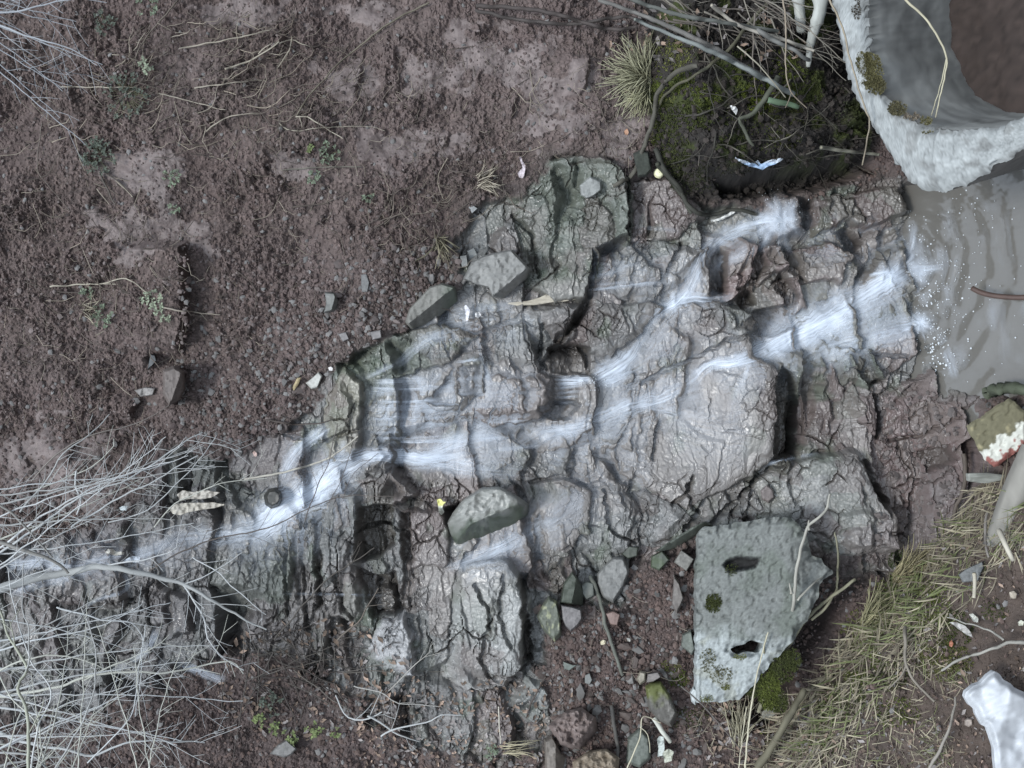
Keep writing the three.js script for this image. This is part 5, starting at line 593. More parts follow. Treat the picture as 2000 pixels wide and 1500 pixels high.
{ // turf of the near bank: straw, green blades, dead leaves
  const r = rng(1717), A = [[], [], []], leafs = []; const green = (X, Y) => clamp(0.5 + 1.2 * fbm(X * 0.008 + 3, Y * 0.008, 3)) * sst(1660, 1720, X + (Y - 1200) * 0.55);
  for (let k = 0; k < 17000; k++) { const X = 1440 + 590 * r(), Y = 940 + 590 * r(), d = sdFast(BANK, X, Y, 40); if (d > 6) continue; const inn = -d, edge = 1 - sst(30, 190, inn), far = sst(1800, 1920, X) * 0.6 * sst(0, 60, inn - 30); if (r() > 0.2 + 0.5 * edge - far * 0.6 + 0.95 * clamp(noise(X * 0.01, Y * 0.01))) continue; const g = r() < green(X, Y) * (0.4 + 0.3 * edge), l = 0.035 + 0.085 * r() * (0.5 + 0.7 * edge), f = 0.65 + 0.6 * r(); A[Math.floor(r() * 3)].push([X, Y, hAt(X, Y) - 0.006, [l, l * (0.5 + 0.5 * r()), l * (0.3 + 0.6 * r())], (edge > 0.4 ? 0.75 + (r() < 0.5 ? 3.14 : 0) : 0.8) + (edge > 0.4 ? 2.2 : 6) * (r() - 0.5), 0.3 * (r() - 0.5), 0.5 * (r() - 0.7), g ? [0.155 * f, 0.175 * f, 0.075 * f] : r() < 0.6 ? [0.34 * f, 0.305 * f, 0.215 * f] : [0.19 * f, 0.165 * f, 0.12 * f]]); }
  A.forEach((l, i) => scatter('grass', 'dry straw coloured and green grass matted on the near bank', bladeGeo(0.3 + 0.5 * i), mat(1, 1, 1, 0.8, { side: THREE.DoubleSide }), l));
  const lg = geo([-1.3, -0.1, 0.3, -0.4, -0.6, 0, 0.4, -0.3, 0.4, 1.3, 0.1, 0.15, 0.25, 0.65, 0.2, -0.5, 0.35, 0.35, 0, 0, -0.15], [6, 0, 1, 6, 1, 2, 6, 2, 3, 6, 3, 4, 6, 4, 5, 6, 5, 0]);
  const leaf = (X, Y, s, h) => { const f = 0.6 + 0.8 * r(), t = r(); leafs.push([X, Y, hAt(X, Y) + (h ?? 0.006), [s, s, s * (0.4 + r())], r() * 6.28, 1.1 * (r() - 0.5), 1.1 * (r() - 0.5), (t < 0.4 ? [0.22, 0.2, 0.19] : t < 0.8 ? [0.17, 0.125, 0.095] : [0.3, 0.22, 0.17]).map((x) => x * f)]); };
  for (let k = 0; k < 1500; k++) { const X = 1480 + 540 * r(), Y = 980 + 550 * r(), d = sdFast(BANK, X, Y, 5); if (d > -12 || r() > 0.35 + 0.8 * sst(0.0, 0.4, fbm(X * 0.01 + 9, Y * 0.01, 2)) + 0.5 * sst(1300, 1450, Y)) continue; leaf(X, Y, 0.004 + 0.011 * r() * r()); }
  for (let k = 0; k < 380; k++) { const X = 400 + 420 * r(), Y = 1210 + 260 * r(); if (Math.hypot((X - 620) / 210, (Y - 1330) / 120) > 1) continue; leaf(X, Y, 0.005 + 0.011 * r()); }
  for (let k = 0; k < 500; k++) { const X = 700 + 420 * r(), Y = 1330 + 170 * r(); leaf(X, Y, 0.004 + 0.008 * r()); }
  for (let k = 0; k < 260; k++) { const X = 1380 + 220 * r(), Y = 1360 + 150 * r(); leaf(X, Y, 0.006 + 0.012 * r()); }
  for (let k = 0; k < 120; k++) leaf(1190 + 400 * r(), 10 + 110 * r(), 0.006 + 0.01 * r(), 0.015);
  scatter('leaf_litter', 'curled dead leaves lying between grass and twigs', lg, mat(1, 1, 1, 0.85, { side: THREE.DoubleSide }), leafs);
}
function tuftGeo(seed) { const r = rng(seed), p = [], ix = []; for (let k = 0; k < 7; k++) { const a = r() * 6.28, t = 0.3 + 0.7 * r(), c = Math.cos(a), s = Math.sin(a), b = p.length / 3; p.push(-s * 0.22, c * 0.22, 0, s * 0.22, -c * 0.22, 0, c * t * 0.9, s * t * 0.9, 0.5 + 0.7 * r()); ix.push(b, b + 1, b + 2); } return geo(p, ix); }
{ const r = rng(6060), parts = [[], [], []]; for (let k = 0; k < 260; k++) { const X = 1050 + 330 * r(), Y = 1150 + 350 * r(); if (sample(rockG, X, Y) > 0.4) continue; const s = 0.009 + 0.016 * r() * r(), f = 0.6 + 0.7 * r(), t = r() < 0.4 ? [0.12, 0.115, 0.108] : r() < 0.5 ? [0.105, 0.083, 0.073] : [0.075, 0.058, 0.05]; parts[k % 3].push([X, Y, hAt(X, Y) + s * 0.1, [s * (0.8 + 0.9 * r()), s * (0.6 + 0.5 * r()), s * (0.3 + 0.3 * r())], r() * 6.28, 0.9 * (r() - 0.5), 0.9 * (r() - 0.5), t.map((x) => x * f)]); }
  for (let k = 0; k < 420; k++) { const X = 540 + 420 * r(), Y = 470 + 380 * r(); if (sample(rockG, X, Y) > 0.5 || X * 0.75 + Y < 980 + 160 * r()) continue; const s = 0.008 + 0.011 * r() * r(), f = 0.6 + 0.7 * r(); parts[k % 3].push([X, Y, hAt(X, Y) + s * 0.1, [s * (0.8 + 0.7 * r()), s * (0.6 + 0.5 * r()), s * 0.4], r() * 6.28, 0.8 * (r() - 0.5), 0.8 * (r() - 0.5), (r() < 0.4 ? [0.15, 0.142, 0.136] : [0.105, 0.085, 0.079]).map((x) => x * f)]); }
  for (let k = 0; k < 300; k++) { const X = 1710 + 160 * r(), Y = 760 + 300 * r(); const s = 0.007 + 0.011 * r() * r(), f = 0.6 + 0.7 * r(); parts[k % 3].push([X, Y, hAt(X, Y) + s * 0.05, [s * (0.8 + 0.7 * r()), s * (0.6 + 0.5 * r()), s * 0.35], r() * 6.28, 0.6 * (r() - 0.5), 0.6 * (r() - 0.5), [0.12 * f, 0.102 * f, 0.095 * f]]); }
  parts.forEach((l, i) => scatter('rubble', 'flat broken chips of stone lying loose on soil and ledges', chipGeo(160 + i), mat(1, 1, 1, 0.7), l)); }
const TUFT = tuftGeo(3), mossMat = mat(1, 1, 1, 0.95, { side: THREE.DoubleSide });
const mossCol = (r, t) => { const f = 0.6 + 0.8 * r(); return [t[0] * f, t[1] * f, t[2] * f]; };
{ const r = rng(55), on = [], bk = [];
  const blob = (list, cx, cy, rx, ry, n, s, tone, hf = hAt) => { for (let k = 0; k < n; k++) { const a = r() * 6.283, d = Math.sqrt(r()), X = cx + Math.cos(a) * d * rx, Y = cy + Math.sin(a) * d * ry; if (r() < d * d * 0.5 + 0.5 * noise(X * 0.06, Y * 0.06)) continue; const z = s * (0.6 + 0.8 * r()); list.push([X, Y, hf(X, Y) + z * 0.2 * (1 - d), [z, z, z], r() * 6.28, 0.8 * (r() - 0.5), 0.8 * (r() - 0.5), mossCol(r, tone)]); } };
  const M1 = [0.095, 0.115, 0.022], M2 = [0.055, 0.066, 0.016], M3 = [0.15, 0.16, 0.05];
  blob(on, 1300, 235, 26, 40, 500, 0.008, M2); blob(on, 1318, 300, 30, 50, 600, 0.008, [0.05, 0.058, 0.016]); blob(on, 1345, 350, 40, 36, 500, 0.008, [0.04, 0.044, 0.02]); blob(on, 1285, 180, 16, 40, 300, 0.008, M1); blob(on, 1440, 340, 90, 40, 500, 0.007, [0.032, 0.034, 0.018]); blob(on, 1380, 190, 30, 26, 500, 0.008, M1); blob(on, 1330, 160, 26, 26, 400, 0.008, M1); blob(on, 1580, 170, 30, 40, 500, 0.008, M2); blob(on, 1450, 150, 24, 24, 300, 0.008, M1); blob(on, 1310, 105, 45, 35, 500, 0.008, M3); blob(on, 1440, 105, 30, 16, 250, 0.007, M2); blob(on, 1540, 130, 36, 60, 800, 0.008, M1); blob(on, 1482, 185, 34, 40, 800, 0.008, [0.11, 0.135, 0.015]); blob(on, 1352, 225, 40, 34, 600, 0.008, M2); blob(on, 1420, 250, 40, 40, 400, 0.007, M2); blob(on, 1535, 235, 40, 60, 700, 0.007, [0.05, 0.055, 0.012]); blob(on, 1278, 268, 12, 18, 140, 0.006, M1); blob(on, 1500, 260, 70, 40, 400, 0.006, M2); blob(on, 1300, 190, 20, 16, 100, 0.006, M3); blob(on, 1660, 205, 34, 50, 400, 0.007, [0.06, 0.068, 0.035]);
  scatter('moss', 'dark and bright green moss growing under the overhang', TUFT, mossMat, on);
  blob(bk, 1780, 1150, 70, 40, 900, 0.008, M1); blob(bk, 1640, 1370, 50, 40, 600, 0.008, M2); blob(bk, 1720, 1320, 60, 30, 500, 0.008, M2); blob(bk, 1860, 1230, 40, 40, 500, 0.008, M2); blob(bk, 1580, 1460, 50, 40, 500, 0.008, M2); blob(bk, 1700, 1230, 60, 50, 700, 0.007, M3); blob(bk, 1690, 1280, 40, 30, 400, 0.007, M1); blob(bk, 1840, 1290, 60, 40, 700, 0.008, [0.10, 0.105, 0.03]); blob(bk, 1670, 1320, 24, 20, 300, 0.007, M1); blob(bk, 1800, 1190, 60, 40, 500, 0.007, M1); blob(bk, 1760, 1250, 60, 30, 300, 0.007, M2); blob(bk, 1750, 1390, 50, 30, 300, 0.007, M1); blob(bk, 1600, 1400, 40, 30, 260, 0.006, M1); blob(bk, 1940, 1190, 30, 24, 200, 0.006, M2); blob(bk, 1510, 1446, 26, 60, 300, 0.006, M3); blob(bk, 1750, 1090, 18, 24, 260, 0.007, [0.06, 0.08, 0.03]); blob(bk, 1325, 1325, 22, 18, 220, 0.007, M1); blob(bk, 1340, 1400, 50, 24, 350, 0.006, M2); blob(bk, 1310, 1300, 20, 12, 150, 0.006, M3);
  scatter('moss', 'green moss cushions between the grass of the near bank', TUFT, mossMat, bk);
  const slab = scene.getObjectByName('concrete_slab'), ring = scene.getObjectByName('concrete_ring'), sm = [], cs = [], rg = [];
  blob(sm, 1393, 1178, 16, 20, 420, 0.007, M2, slabH); blob(sm, 1428, 1112, 14, 14, 90, 0.005, M2, slabH); blob(sm, 1382, 1290, 18, 24, 220, 0.005, [0.12, 0.12, 0.06], slabH); blob(sm, 1408, 1318, 22, 20, 260, 0.005, [0.12, 0.115, 0.055], slabH); blob(sm, 1380, 1364, 14, 8, 90, 0.005, M3, slabH); blob(sm, 1445, 1282, 14, 6, 80, 0.005, M3, slabH); blob(sm, 1418, 1342, 10, 6, 60, 0.005, M3, slabH);
  scatter('moss', '', TUFT, mossMat, sm, slab);
  const low = (X, Y) => slabH(X, Y) - 0.03 - 0.0006 * Math.max(0, X + Y - 2830);
  blob(cs, 1512, 1254, 22, 22, 420, 0.009, M1, low); blob(cs, 1528, 1300, 26, 36, 600, 0.009, M2, low); blob(cs, 1500, 1345, 22, 40, 700, 0.011, M1, low); blob(cs, 1470, 1340, 18, 22, 300, 0.009, M2, low); blob(cs, 1545, 1290, 20, 24, 250, 0.009, M2, low); blob(cs, 1520, 1370, 20, 24, 300, 0.009, M2, low);
  scatter('moss', 'ferny green moss at the lower corner of the concrete slab', TUFT, mossMat, cs);
  const rimH = (X, Y) => { const v = onLevel(X, Y, RIMY); return v.sub(O).dot(N); };
  blob(rg, 1698, 142, 26, 40, 1000, 0.007, [0.13, 0.12, 0.05], rimH); blob(rg, 1688, 120, 18, 20, 300, 0.007, [0.13, 0.12, 0.05], rimH); blob(rg, 1714, 168, 16, 18, 300, 0.007, [0.12, 0.11, 0.05], rimH); blob(rg, 1752, 212, 20, 14, 360, 0.007, [0.12, 0.11, 0.06], rimH); blob(rg, 1780, 228, 16, 8, 120, 0.006, [0.2, 0.17, 0.13], rimH); blob(rg, 1808, 236, 12, 9, 130, 0.006, [0.14, 0.13, 0.06], rimH); blob(rg, 1812, 258, 12, 4, 60, 0.005, [0.14, 0.13, 0.07], rimH); blob(rg, 1672, 10, 10, 30, 120, 0.006, [0.07, 0.06, 0.045], rimH);
  scatter('moss', '', TUFT, mossMat, rg, ring);
}
{ const r = rng(818), cl = [], b = []; for (let k = 0; k < 900; k++) { const X = 1262 + 440 * r(), Y = 60 + 345 * r(); if (sdFast(MOUND, X, Y, 5) > -4) continue; const s = 0.005 + 0.013 * r() * r(), f = 0.6 + 0.8 * r(); cl.push([X, Y, hAt(X, Y) + s * 0.3, [s * (0.8 + 0.5 * r()), s * (0.8 + 0.5 * r()), s], r() * 6, r() - 0.5, r() - 0.5, [0.032 * f, 0.026 * f, 0.022 * f]]); }
  scatter('clods', 'dark clods of wet earth hanging under the roots', chipGeo(77), mat(1, 1, 1, 0.9), cl);
  const g = base('root_mat', at(1420, 240, hAt(1420, 240))); tag(g, 'mat of thin dark rootlets hanging over the hollow of the overhang', 'roots');
  for (let k = 0; k < 42; k++) { const bb = newBuf(), pts = []; let X = 1275 + 390 * r(), Y = 80 + 230 * r(), a = (r() < 0.6 ? 0.2 : 1.6) + 1.6 * (r() - 0.5); const n = 6 + Math.floor(8 * r()), h0 = 0.02 + 0.03 * r(); for (let i = 0; i < n; i++) { pts.push(at(X, Y, hAt(X, Y) + h0 * Math.sin(3.1 * (i + 0.3) / n) + 0.006)); a += 0.7 * (r() - 0.5); X += Math.cos(a) * 13; Y += Math.sin(a) * 13; } const f = 0.7 + 0.8 * r(), w = 0.0013 + 0.0034 * r() * r(); tube(bb, pts, w, w * 0.5, 5, r() < 0.25 ? [0.13 * f, 0.12 * f, 0.095 * f] : [0.05 * f, 0.046 * f, 0.036 * f], 0.5); part(g, 'rootlet', bufGeo(bb), woodMat); } }
// small leafy weeds
function leafGeo() { return geo([0, 0, 0, 0.45, -0.32, 0.06, 0.5, 0.32, 0.06, 1, 0, 0.02, 0.5, 0, 0.14], [0, 1, 4, 1, 3, 4, 3, 2, 4, 2, 0, 4]); }
const LEAF = leafGeo(), leafMat = vmat(0.75, { side: THREE.DoubleSide });
function weed(name, label, X, Y, n, size, spread, tone, seed, cat = 'weed') { const r = rng(seed), o = at(X, Y, hAt(X, Y)), g = base(name, o); tag(g, label, cat); const stems = newBuf(), parts = []; for (let k = 0; k < n; k++) { const a = r() * 6.283, d = spread * Math.sqrt(r()), x = X + Math.cos(a) * d, y = Y + Math.sin(a) * d, h = hAt(x, y) + 0.01 + 0.03 * r() * (size / 0.01); const tip = at(x, y, h); tube(stems, [at(lerp(X, x, 0.4), lerp(Y, y, 0.4), hAt(X, Y)), tip], 0.0012, 0.0009, 3, [0.12, 0.12, 0.07]); const m = 3 + Math.floor(r() * 3); for (let q = 0; q < m; q++) { const l = LEAF.clone(), f = 0.6 + 0.8 * r(), cc = []; for (let z = 0; z < 5; z++) cc.push(tone[0] * f, tone[1] * f, tone[2] * f); l.setAttribute('color', new THREE.Float32BufferAttribute(cc, 3)); const sz = size * (0.6 + 0.8 * r()); _e.set(0.7 * (r() - 0.5), -0.5 * r(), q / m * 6.28 + r(), 'ZYX'); _q.setFromEuler(_e).premultiply(FQ); l.applyMatrix4(_m.compose(tip, _q, _s.set(sz, sz, sz))); parts.push(l); } } part(g, 'stem', bufGeo(stems), woodMat); part(g, 'leaves', mergeGeometries(parts), leafMat); return g; }
const W1 = [0.12, 0.15, 0.10], W2 = [0.20, 0.23, 0.16], W3 = [0.13, 0.165, 0.06], W4 = [0.065, 0.08, 0.06];
weed('weed', 'pale green seedling cluster below the dark jointed stem', 285, 128, 10, 0.012, 14, W2, 1); weed('weed', 'dark leafy patch around the level pale stalk', 245, 185, 60, 0.010, 48, W4, 2); weed('weed', 'dark weed near the upper left grey shrub', 205, 45, 26, 0.010, 26, W4, 3); weed('weed', 'grey green weed at the top edge left of the long dark stem', 285, 8, 18, 0.010, 24, W1, 4); weed('weed', 'dark tussock of weeds with stems pointing down the slope', 190, 305, 48, 0.012, 36, W4, 5); weed('weed', 'green sprig right of the smooth clay patch', 335, 345, 16, 0.010, 18, W1, 6); weed('weed', 'tiny sprig above the clay shelf', 340, 412, 9, 0.009, 14, W1, 7);
weed('weed', 'pale leafy weed at the end of the hooked stalk', 296, 592, 26, 0.011, 24, W2, 8); weed('weed', 'green weed on the shelf left of the pale leafy weed', 200, 618, 20, 0.011, 22, W1, 9); weed('weed', 'small green weed just under the hooked stalk', 170, 572, 10, 0.010, 12, W1, 10); weed('weed', 'sprig at the lower end of the pale stalk on the shelf', 322, 622, 9, 0.009, 10, W2, 11); weed('weed', 'bright star shaped seedling in the middle of the clay', 606, 290, 7, 0.011, 8, W3, 12); weed('weed', 'grey green weed above the dark straight stalk', 640, 300, 22, 0.010, 24, W1, 13); weed('weed', 'small weed below the dark straight stalk', 612, 346, 12, 0.010, 14, W1, 14); weed('weed', 'small weed low on the clay above the grey half sunk slab', 715, 382, 10, 0.009, 14, W1, 15);
weed('weed', 'fresh green weed at the lower left beside the twig heap', 508, 1405, 12, 0.014, 14, W3, 16); weed('weed', 'fresh green weed right below the twig heap', 540, 1428, 12, 0.013, 16, W3, 17); weed('weed', 'fresh green weed nearest the flat grey stone', 572, 1448, 12, 0.014, 18, W3, 18); weed('weed', 'yellow green weed at the right end of the weed row', 612, 1428, 12, 0.013, 16, W3, 19); weed('weed', 'dark green weed in the shade of the twig heap', 530, 1376, 18, 0.012, 24, W4, 20); weed('weed', 'last small green weed under the pale fallen branch', 655, 1430, 6, 0.011, 10, W3, 21); weed('weed', 'weed at the foot of the bent straw tuft', 960, 1470, 14, 0.010, 18, W1, 22);
function grassTuft(name, label, X, Y, n, len, dirs, tone, seed) { const r = rng(seed), o = at(X, Y, hAt(X, Y)), g = base(name, o); tag(g, label, 'grass tuft'); const b = newBuf(), b2 = newBuf(); for (let k = 0; k < n; k++) { const a = dirs[0] + (dirs[1] - dirs[0]) * r(), l = len * (0.35 + 0.65 * r()), up = 0.02 + 0.07 * r(), cv = 0.9 * (r() - 0.5), x0 = X + 22 * (r() - 0.5), y0 = Y + 26 * (r() - 0.5), pts = []; for (let i = 0; i <= 6; i++) { const t = i / 6, an = a + cv * t; const x = x0 + Math.cos(an) * l * t, y = y0 + Math.sin(an) * l * t; pts.push(at(x, y, Math.max(hAt(x, y) + 0.004, hAt(X, Y) + up * Math.sin(t * 2.2) * 1.3))); } const f = 0.6 + 0.6 * r(); tube(k % 3 ? b : b2, pts, 0.0026, 0.0011, 3, [tone[0] * f, tone[1] * f, tone[2] * f]); } part(g, 'blades', bufGeo(b), vmat(0.8)); part(g, 'dead_blades', bufGeo(b2), vmat(0.8)); return g; }
grassTuft('grass_tuft', 'pale dry grass tuft at the upper left corner of the overhang', 1262, 150, 190, 96, [1.7, 4.8], [0.36, 0.35, 0.23], 31); grassTuft('grass_tuft', 'lower part of the dry grass hanging below the pale tuft', 1262, 185, 60, 52, [1.4, 3.4], [0.34, 0.33, 0.2], 32); grassTuft('grass_tuft', 'bent straw tuft near the lower edge beside the pinkish rock', 985, 1462, 14, 70, [-0.4, 0.3], [0.4, 0.36, 0.24], 33); grassTuft('grass_tuft', 'wiry straw at the foot of the overhang beside the clay', 940, 355, 40, 50, [-0.9, 0.7], [0.36, 0.32, 0.25], 34); grassTuft('grass_tuft', 'dark dry grass hanging over the pale ledge', 860, 470, 30, 60, [0.2, 2.2], [0.2, 0.18, 0.12], 35); grassTuft('grass_tuft', 'small tuft of dry grass next to the pale leafy weed', 170, 605, 18, 34, [0, 6.28], [0.3, 0.27, 0.2], 36); grassTuft('grass_tuft', 'golden bundle of grass over the upper rim of the bank', 1752, 1130, 110, 95, [-1.0, -0.5], [0.36, 0.32, 0.19], 37); grassTuft('grass_tuft', 'second golden grass bundle lower along the rim of the bank', 1690, 1215, 90, 90, [-1.2, -0.2], [0.36, 0.34, 0.2], 38); grassTuft('grass_tuft', 'straw stems standing below the concrete slab', 1440, 1450, 26, 120, [-1.9, -1.0], [0.40, 0.37, 0.26], 39);
// bare shrubs: main branches with their side twigs
const ASHES = [[0.47, 0.49, 0.49], [0.42, 0.435, 0.43], [0.52, 0.535, 0.53], [0.34, 0.345, 0.335], [0.46, 0.465, 0.41]];
function sideTwigs(buf, pts, r, den, len, rad, tone, depth) { // pts: [X, Y, h] mapped points
  for (let i = 2; i < pts.length - 1; i++) { if (r() > den) continue; const a0 = Math.atan2(pts[i + 1][1] - pts[i][1], pts[i + 1][0] - pts[i][0]), a = a0 + (r() < 0.5 ? -1 : 1) * (0.35 + 0.6 * r()), l = len * (0.35 + 0.8 * r()), cv = 0.6 * (r() - 0.5), dh = 0.10 * (r() - 0.5), q = []; const n = Math.max(4, Math.round(l / 13)); let x = pts[i][0], y = pts[i][1], an = a; for (let k = 0; k <= n; k++) { q.push([x, y, pts[i][2] + dh * k / n]); an += cv / n + 0.14 * (r() - 0.5); x += Math.cos(an) * l / n; y += Math.sin(an) * l / n; } tube(buf, q.map((t) => at(t[0], t[1], t[2])), rad, rad * 0.55, 4, tone, 0.3); if (depth > 0) sideTwigs(buf, q, r, 0.22, len * 0.5, rad * 0.75, tone, depth - 1); }
}
function shrub(name, label, stems, o) { const r = rng(o.seed), first = P(stems[0][0])[0], org = at(first[0], first[1], first[2]), g = base(name, org); tag(g, label, o.cat || 'shrub', o.group); for (const [spec, r0, r1, den = 0.3, len = 90, tn] of stems) { const tone = tn || ASHES[Math.floor(r() * ASHES.length)], pts = curve(P(spec), 13).map((q, i) => [q[0] + 3 * noise(i * 0.35, r0 * 900), q[1] + 3 * noise(i * 0.35 + 9, r1 * 5000), q[2]]), b = newBuf(), t = newBuf(); tube(b, pts.map((q) => at(q[0], q[1], q[2])), r0 * (r0 > 0.015 ? 0.85 : 0.62), r1 * 0.68, r0 > 0.01 ? 9 : 6, tone, 0.4); const br = part(g, 'branch', bufGeo(b), paleWood); sideTwigs(t, pts, r, den * 0.75, len, Math.max(0.0009, r1 * 0.42), tone, 1); if (t.p.length) { const tg = bufGeo(t); tg.translate(-org.x, -org.y, -org.z); add(new THREE.Mesh(tg, paleWood), 'twigs', 'stuff', br); } } return g; }
shrub('shrub', 'bare grey shrub with a thick trunk slanting in from the left edge', [
  ['-80,1172,.35 0,1150,.34 70,1129,.32 132,1118,.3 180,1108,.3 243,1112,.3 312,1129,.28 360,1141,.27 416,1174,.25 468,1205,.22 520,1229,.2', 0.022, 0.004, 0.4, 90, [0.34, 0.35, 0.34]],
  ['355,1139,.27 385,1180,.26 402,1218,.25 406,1247,.25 437,1285,.22 475,1308,.2', 0.006, 0.003, 0.4, 70], ['355,1141,.27 395,1128,.28 430,1108,.27 470,1080,.26', 0.004, 0.002, 0.3, 50], ['180,1108,.3 250,1098,.3 330,1080,.28 350,1062,.26', 0.006, 0.002, 0.3, 60], ['375,1088,.25 430,1122,.25 480,1170,.24 520,1200,.22', 0.004, 0.002, 0.3, 60]], { seed: 101 });
shrub('shrub', 'darker forked branch crossing above the thick grey trunk', [['-40,1050,.4 0,1060,.4 52,1077,.4 104,1095,.38 135,1120,.36', 0.013, 0.007, 0.1, 60, [0.2, 0.195, 0.18]], ['-30,970,.42 20,1000,.42 60,1040,.42 104,1090,.4', 0.008, 0.004, 0.2, 60, [0.19, 0.185, 0.17]]], { seed: 102 });
const list = (r, n, f) => { const l = []; for (let k = 0; k < n; k++) l.push(f(k)); return l; };
{ const r = rng(61), arc = (x, y, a, l, h, bend) => { const s = []; let an = a; for (let k = 0; k <= 6; k++) { s.push(`${x.toFixed(0)},${y.toFixed(0)},${(h - 0.02 * k).toFixed(2)}`); x += Math.cos(an) * l / 6; y += Math.sin(an) * l / 6; an += bend / 6; } return s.join(' '); };
  shrub('shrub', 'dense bare grey twigs reaching up toward the clay at the left', [
    ['-60,1120,.3 60,1040,.32 150,975,.32 260,930,.3 350,870,.26 395,845,.22', 0.008, 0.003, 0.5, 100], ['-20,1085,.3 80,1010,.32 200,945,.3 290,915,.28 330,905,.24', 0.007, 0.003, 0.5, 90], ['40,1000,.3 100,927,.3 114,899,.3 146,868,.28 173,850,.26 215,809,.22', 0.006, 0.003, 0.35, 60], ['60,960,.25 115,940,.25 187,905,.24 222,872,.22 222,858,.2', 0.004, 0.0025, 0.4, 60], ['60,940,.2 120,880,.2 187,847,.18 250,833,.15 300,810,.12 333,790,.08', 0.005, 0.002, 0.2, 60, [0.2, 0.18, 0.16]],
    ['140,1030,.32 220,980,.32 300,940,.3 340,915,.28 388,890,.26', 0.006, 0.003, 0.5, 80], ['210,1020,.3 280,1000,.3 345,945,.28 388,900,.26 423,850,.22', 0.004, 0.002, 0.4, 60], ['150,920,.3 148,950,.3 160,975,.3 150,1005,.3', 0.006, 0.004, 0.2, 40], ['300,1030,.28 340,985,.27 390,960,.26 440,942,.25 520,935,.2', 0.004, 0.002, 0.35, 60],
    ...list(r, 9, () => [arc(-70 + 60 * r(), 950 + 190 * r(), -0.75 + 0.75 * r(), 260 + 220 * r(), 0.3 + 0.2 * r(), 0.5 * (r() - 0.5)), 0.004 + 0.003 * r(), 0.0018, 0.45, 80])], { seed: 103 });
  shrub('shrub', 'tangled bare shrub filling the lower left corner', [
    ['-40,1366,.4 0,1360,.4 104,1344,.4 173,1320,.4 243,1313,.38 333,1313,.36 380,1303,.33 450,1292,.3 475,1316,.28', 0.010, 0.003, 0.45, 90], ['-20,1425,.4 70,1455,.42 140,1466,.42 180,1476,.4 243,1452,.4 310,1447,.38 400,1450,.3', 0.010, 0.003, 0.4, 90], ['110,1186,.4 173,1203,.4 222,1213,.38 257,1216,.36 277,1240,.34 281,1258,.33 272,1340,.3 262,1400,.3', 0.005, 0.002, 0.35, 70], ['0,1270,.4 90,1245,.4 150,1235,.38 220,1213,.36 280,1180,.34', 0.006, 0.002, 0.4, 90], ['-20,1320,.45 60,1285,.45 130,1282,.42 190,1300,.4 240,1330,.38', 0.006, 0.002, 0.4, 90], ['160,1330,.4 220,1300,.4 300,1265,.38 330,1240,.36', 0.005, 0.002, 0.5, 60],
    ...list(r, 18, () => [arc(-70 + 90 * r(), 1150 + 370 * r(), -0.65 + 0.95 * r(), 200 + 260 * r(), 0.35 + 0.25 * r(), 0.7 * (r() - 0.5)), 0.004 + 0.004 * r(), 0.0018, 0.5, 85])], { seed: 104 });
  shrub('shrub', 'long nearer shoots with catkin buds rising from the lower left corner', [
    ['55,1540,.75 54,1400,.73 35,1345,.72 52,1305,.7 21,1250,.68 0,1190,.66', 0.010, 0.005, 0.2, 80, [0.33, 0.34, 0.27]], ['30,1340,.72 55,1300,.7 56,1230,.68 44,1190,.66 46,1100,.64', 0.005, 0.002, 0.25, 60], ['95,1520,.75 145,1440,.74 180,1362,.72 187,1310,.7 182,1250,.68 160,1190,.66', 0.005, 0.0025, 0.2, 60], ['60,1500,.7 75,1420,.7 100,1350,.68 60,1290,.66 30,1200,.64 15,1110,.62', 0.005, 0.002, 0.25, 70], ['170,1490,.7 230,1430,.7 262,1380,.68 272,1300,.66 285,1220,.64', 0.004, 0.002, 0.2, 60], ['0,1470,.7 70,1480,.7 120,1540,.7', 0.006, 0.004, 0.3, 60], ['-10,1300,.7 20,1360,.7 70,1420,.7 75,1530,.7', 0.004, 0.003, 0.3, 50],
    ...list(r, 11, () => [arc(-20 + 330 * r(), 1545, -2.1 + 1.3 * r(), 160 + 260 * r(), 0.6 + 0.2 * r(), 0.8 * (r() - 0.5)), 0.0035 + 0.002 * r(), 0.0016, 0.3, 60, ASHES[4]])], { seed: 105 });
  shrub('shrub', 'pale bluish twigs hanging in at the upper left corner', [
    ...list(r, 9, (k) => [arc(-50, -30 + 16 * k, 0.05 + 0.07 * k + 0.2 * r(), 200 + 90 * r(), 0.5, 0.3 * (r() - 0.5)), 0.0042, 0.0018, 0.4, 70, [0.34, 0.36, 0.38]]), ['-40,35,.5 20,58,.5 80,78,.48 140,96,.45 190,128,.42', 0.007, 0.002, 0.35, 70, [0.36, 0.38, 0.40]], ['-20,30,.5 50,18,.5 120,2,.48 180,-10,.46', 0.006, 0.003, 0.4, 60, [0.34, 0.36, 0.38]], ['-20,45,.5 40,92,.45 80,118,.4 130,140,.3 205,150,.15', 0.004, 0.0018, 0.4, 60, [0.33, 0.34, 0.35]]], { seed: 106 });
  shrub('shrub', 'heap of bare thin twigs above the mossy overhang', list(r, 26, () => { const a = 0.1 + 1.0 * r() + (r() < 0.25 ? 1.6 : 0); return [arc(1250 + 260 * r(), -30 + 70 * r(), a * 0.7, 120 + 190 * r(), 0.26 - 0.05 * r(), 0.8 * (r() - 0.5)).replace(/,(-?[\d.]+)( |$)/g, (s, h, e) => `,${(+h + 0.2).toFixed(2)}${e}`), 0.003 + 0.003 * r(), 0.0016, 0.22, 60, r() < 0.5 ? [0.15, 0.13, 0.11] : [0.25, 0.23, 0.19]]; }), { seed: 107, cat: 'shrub' });
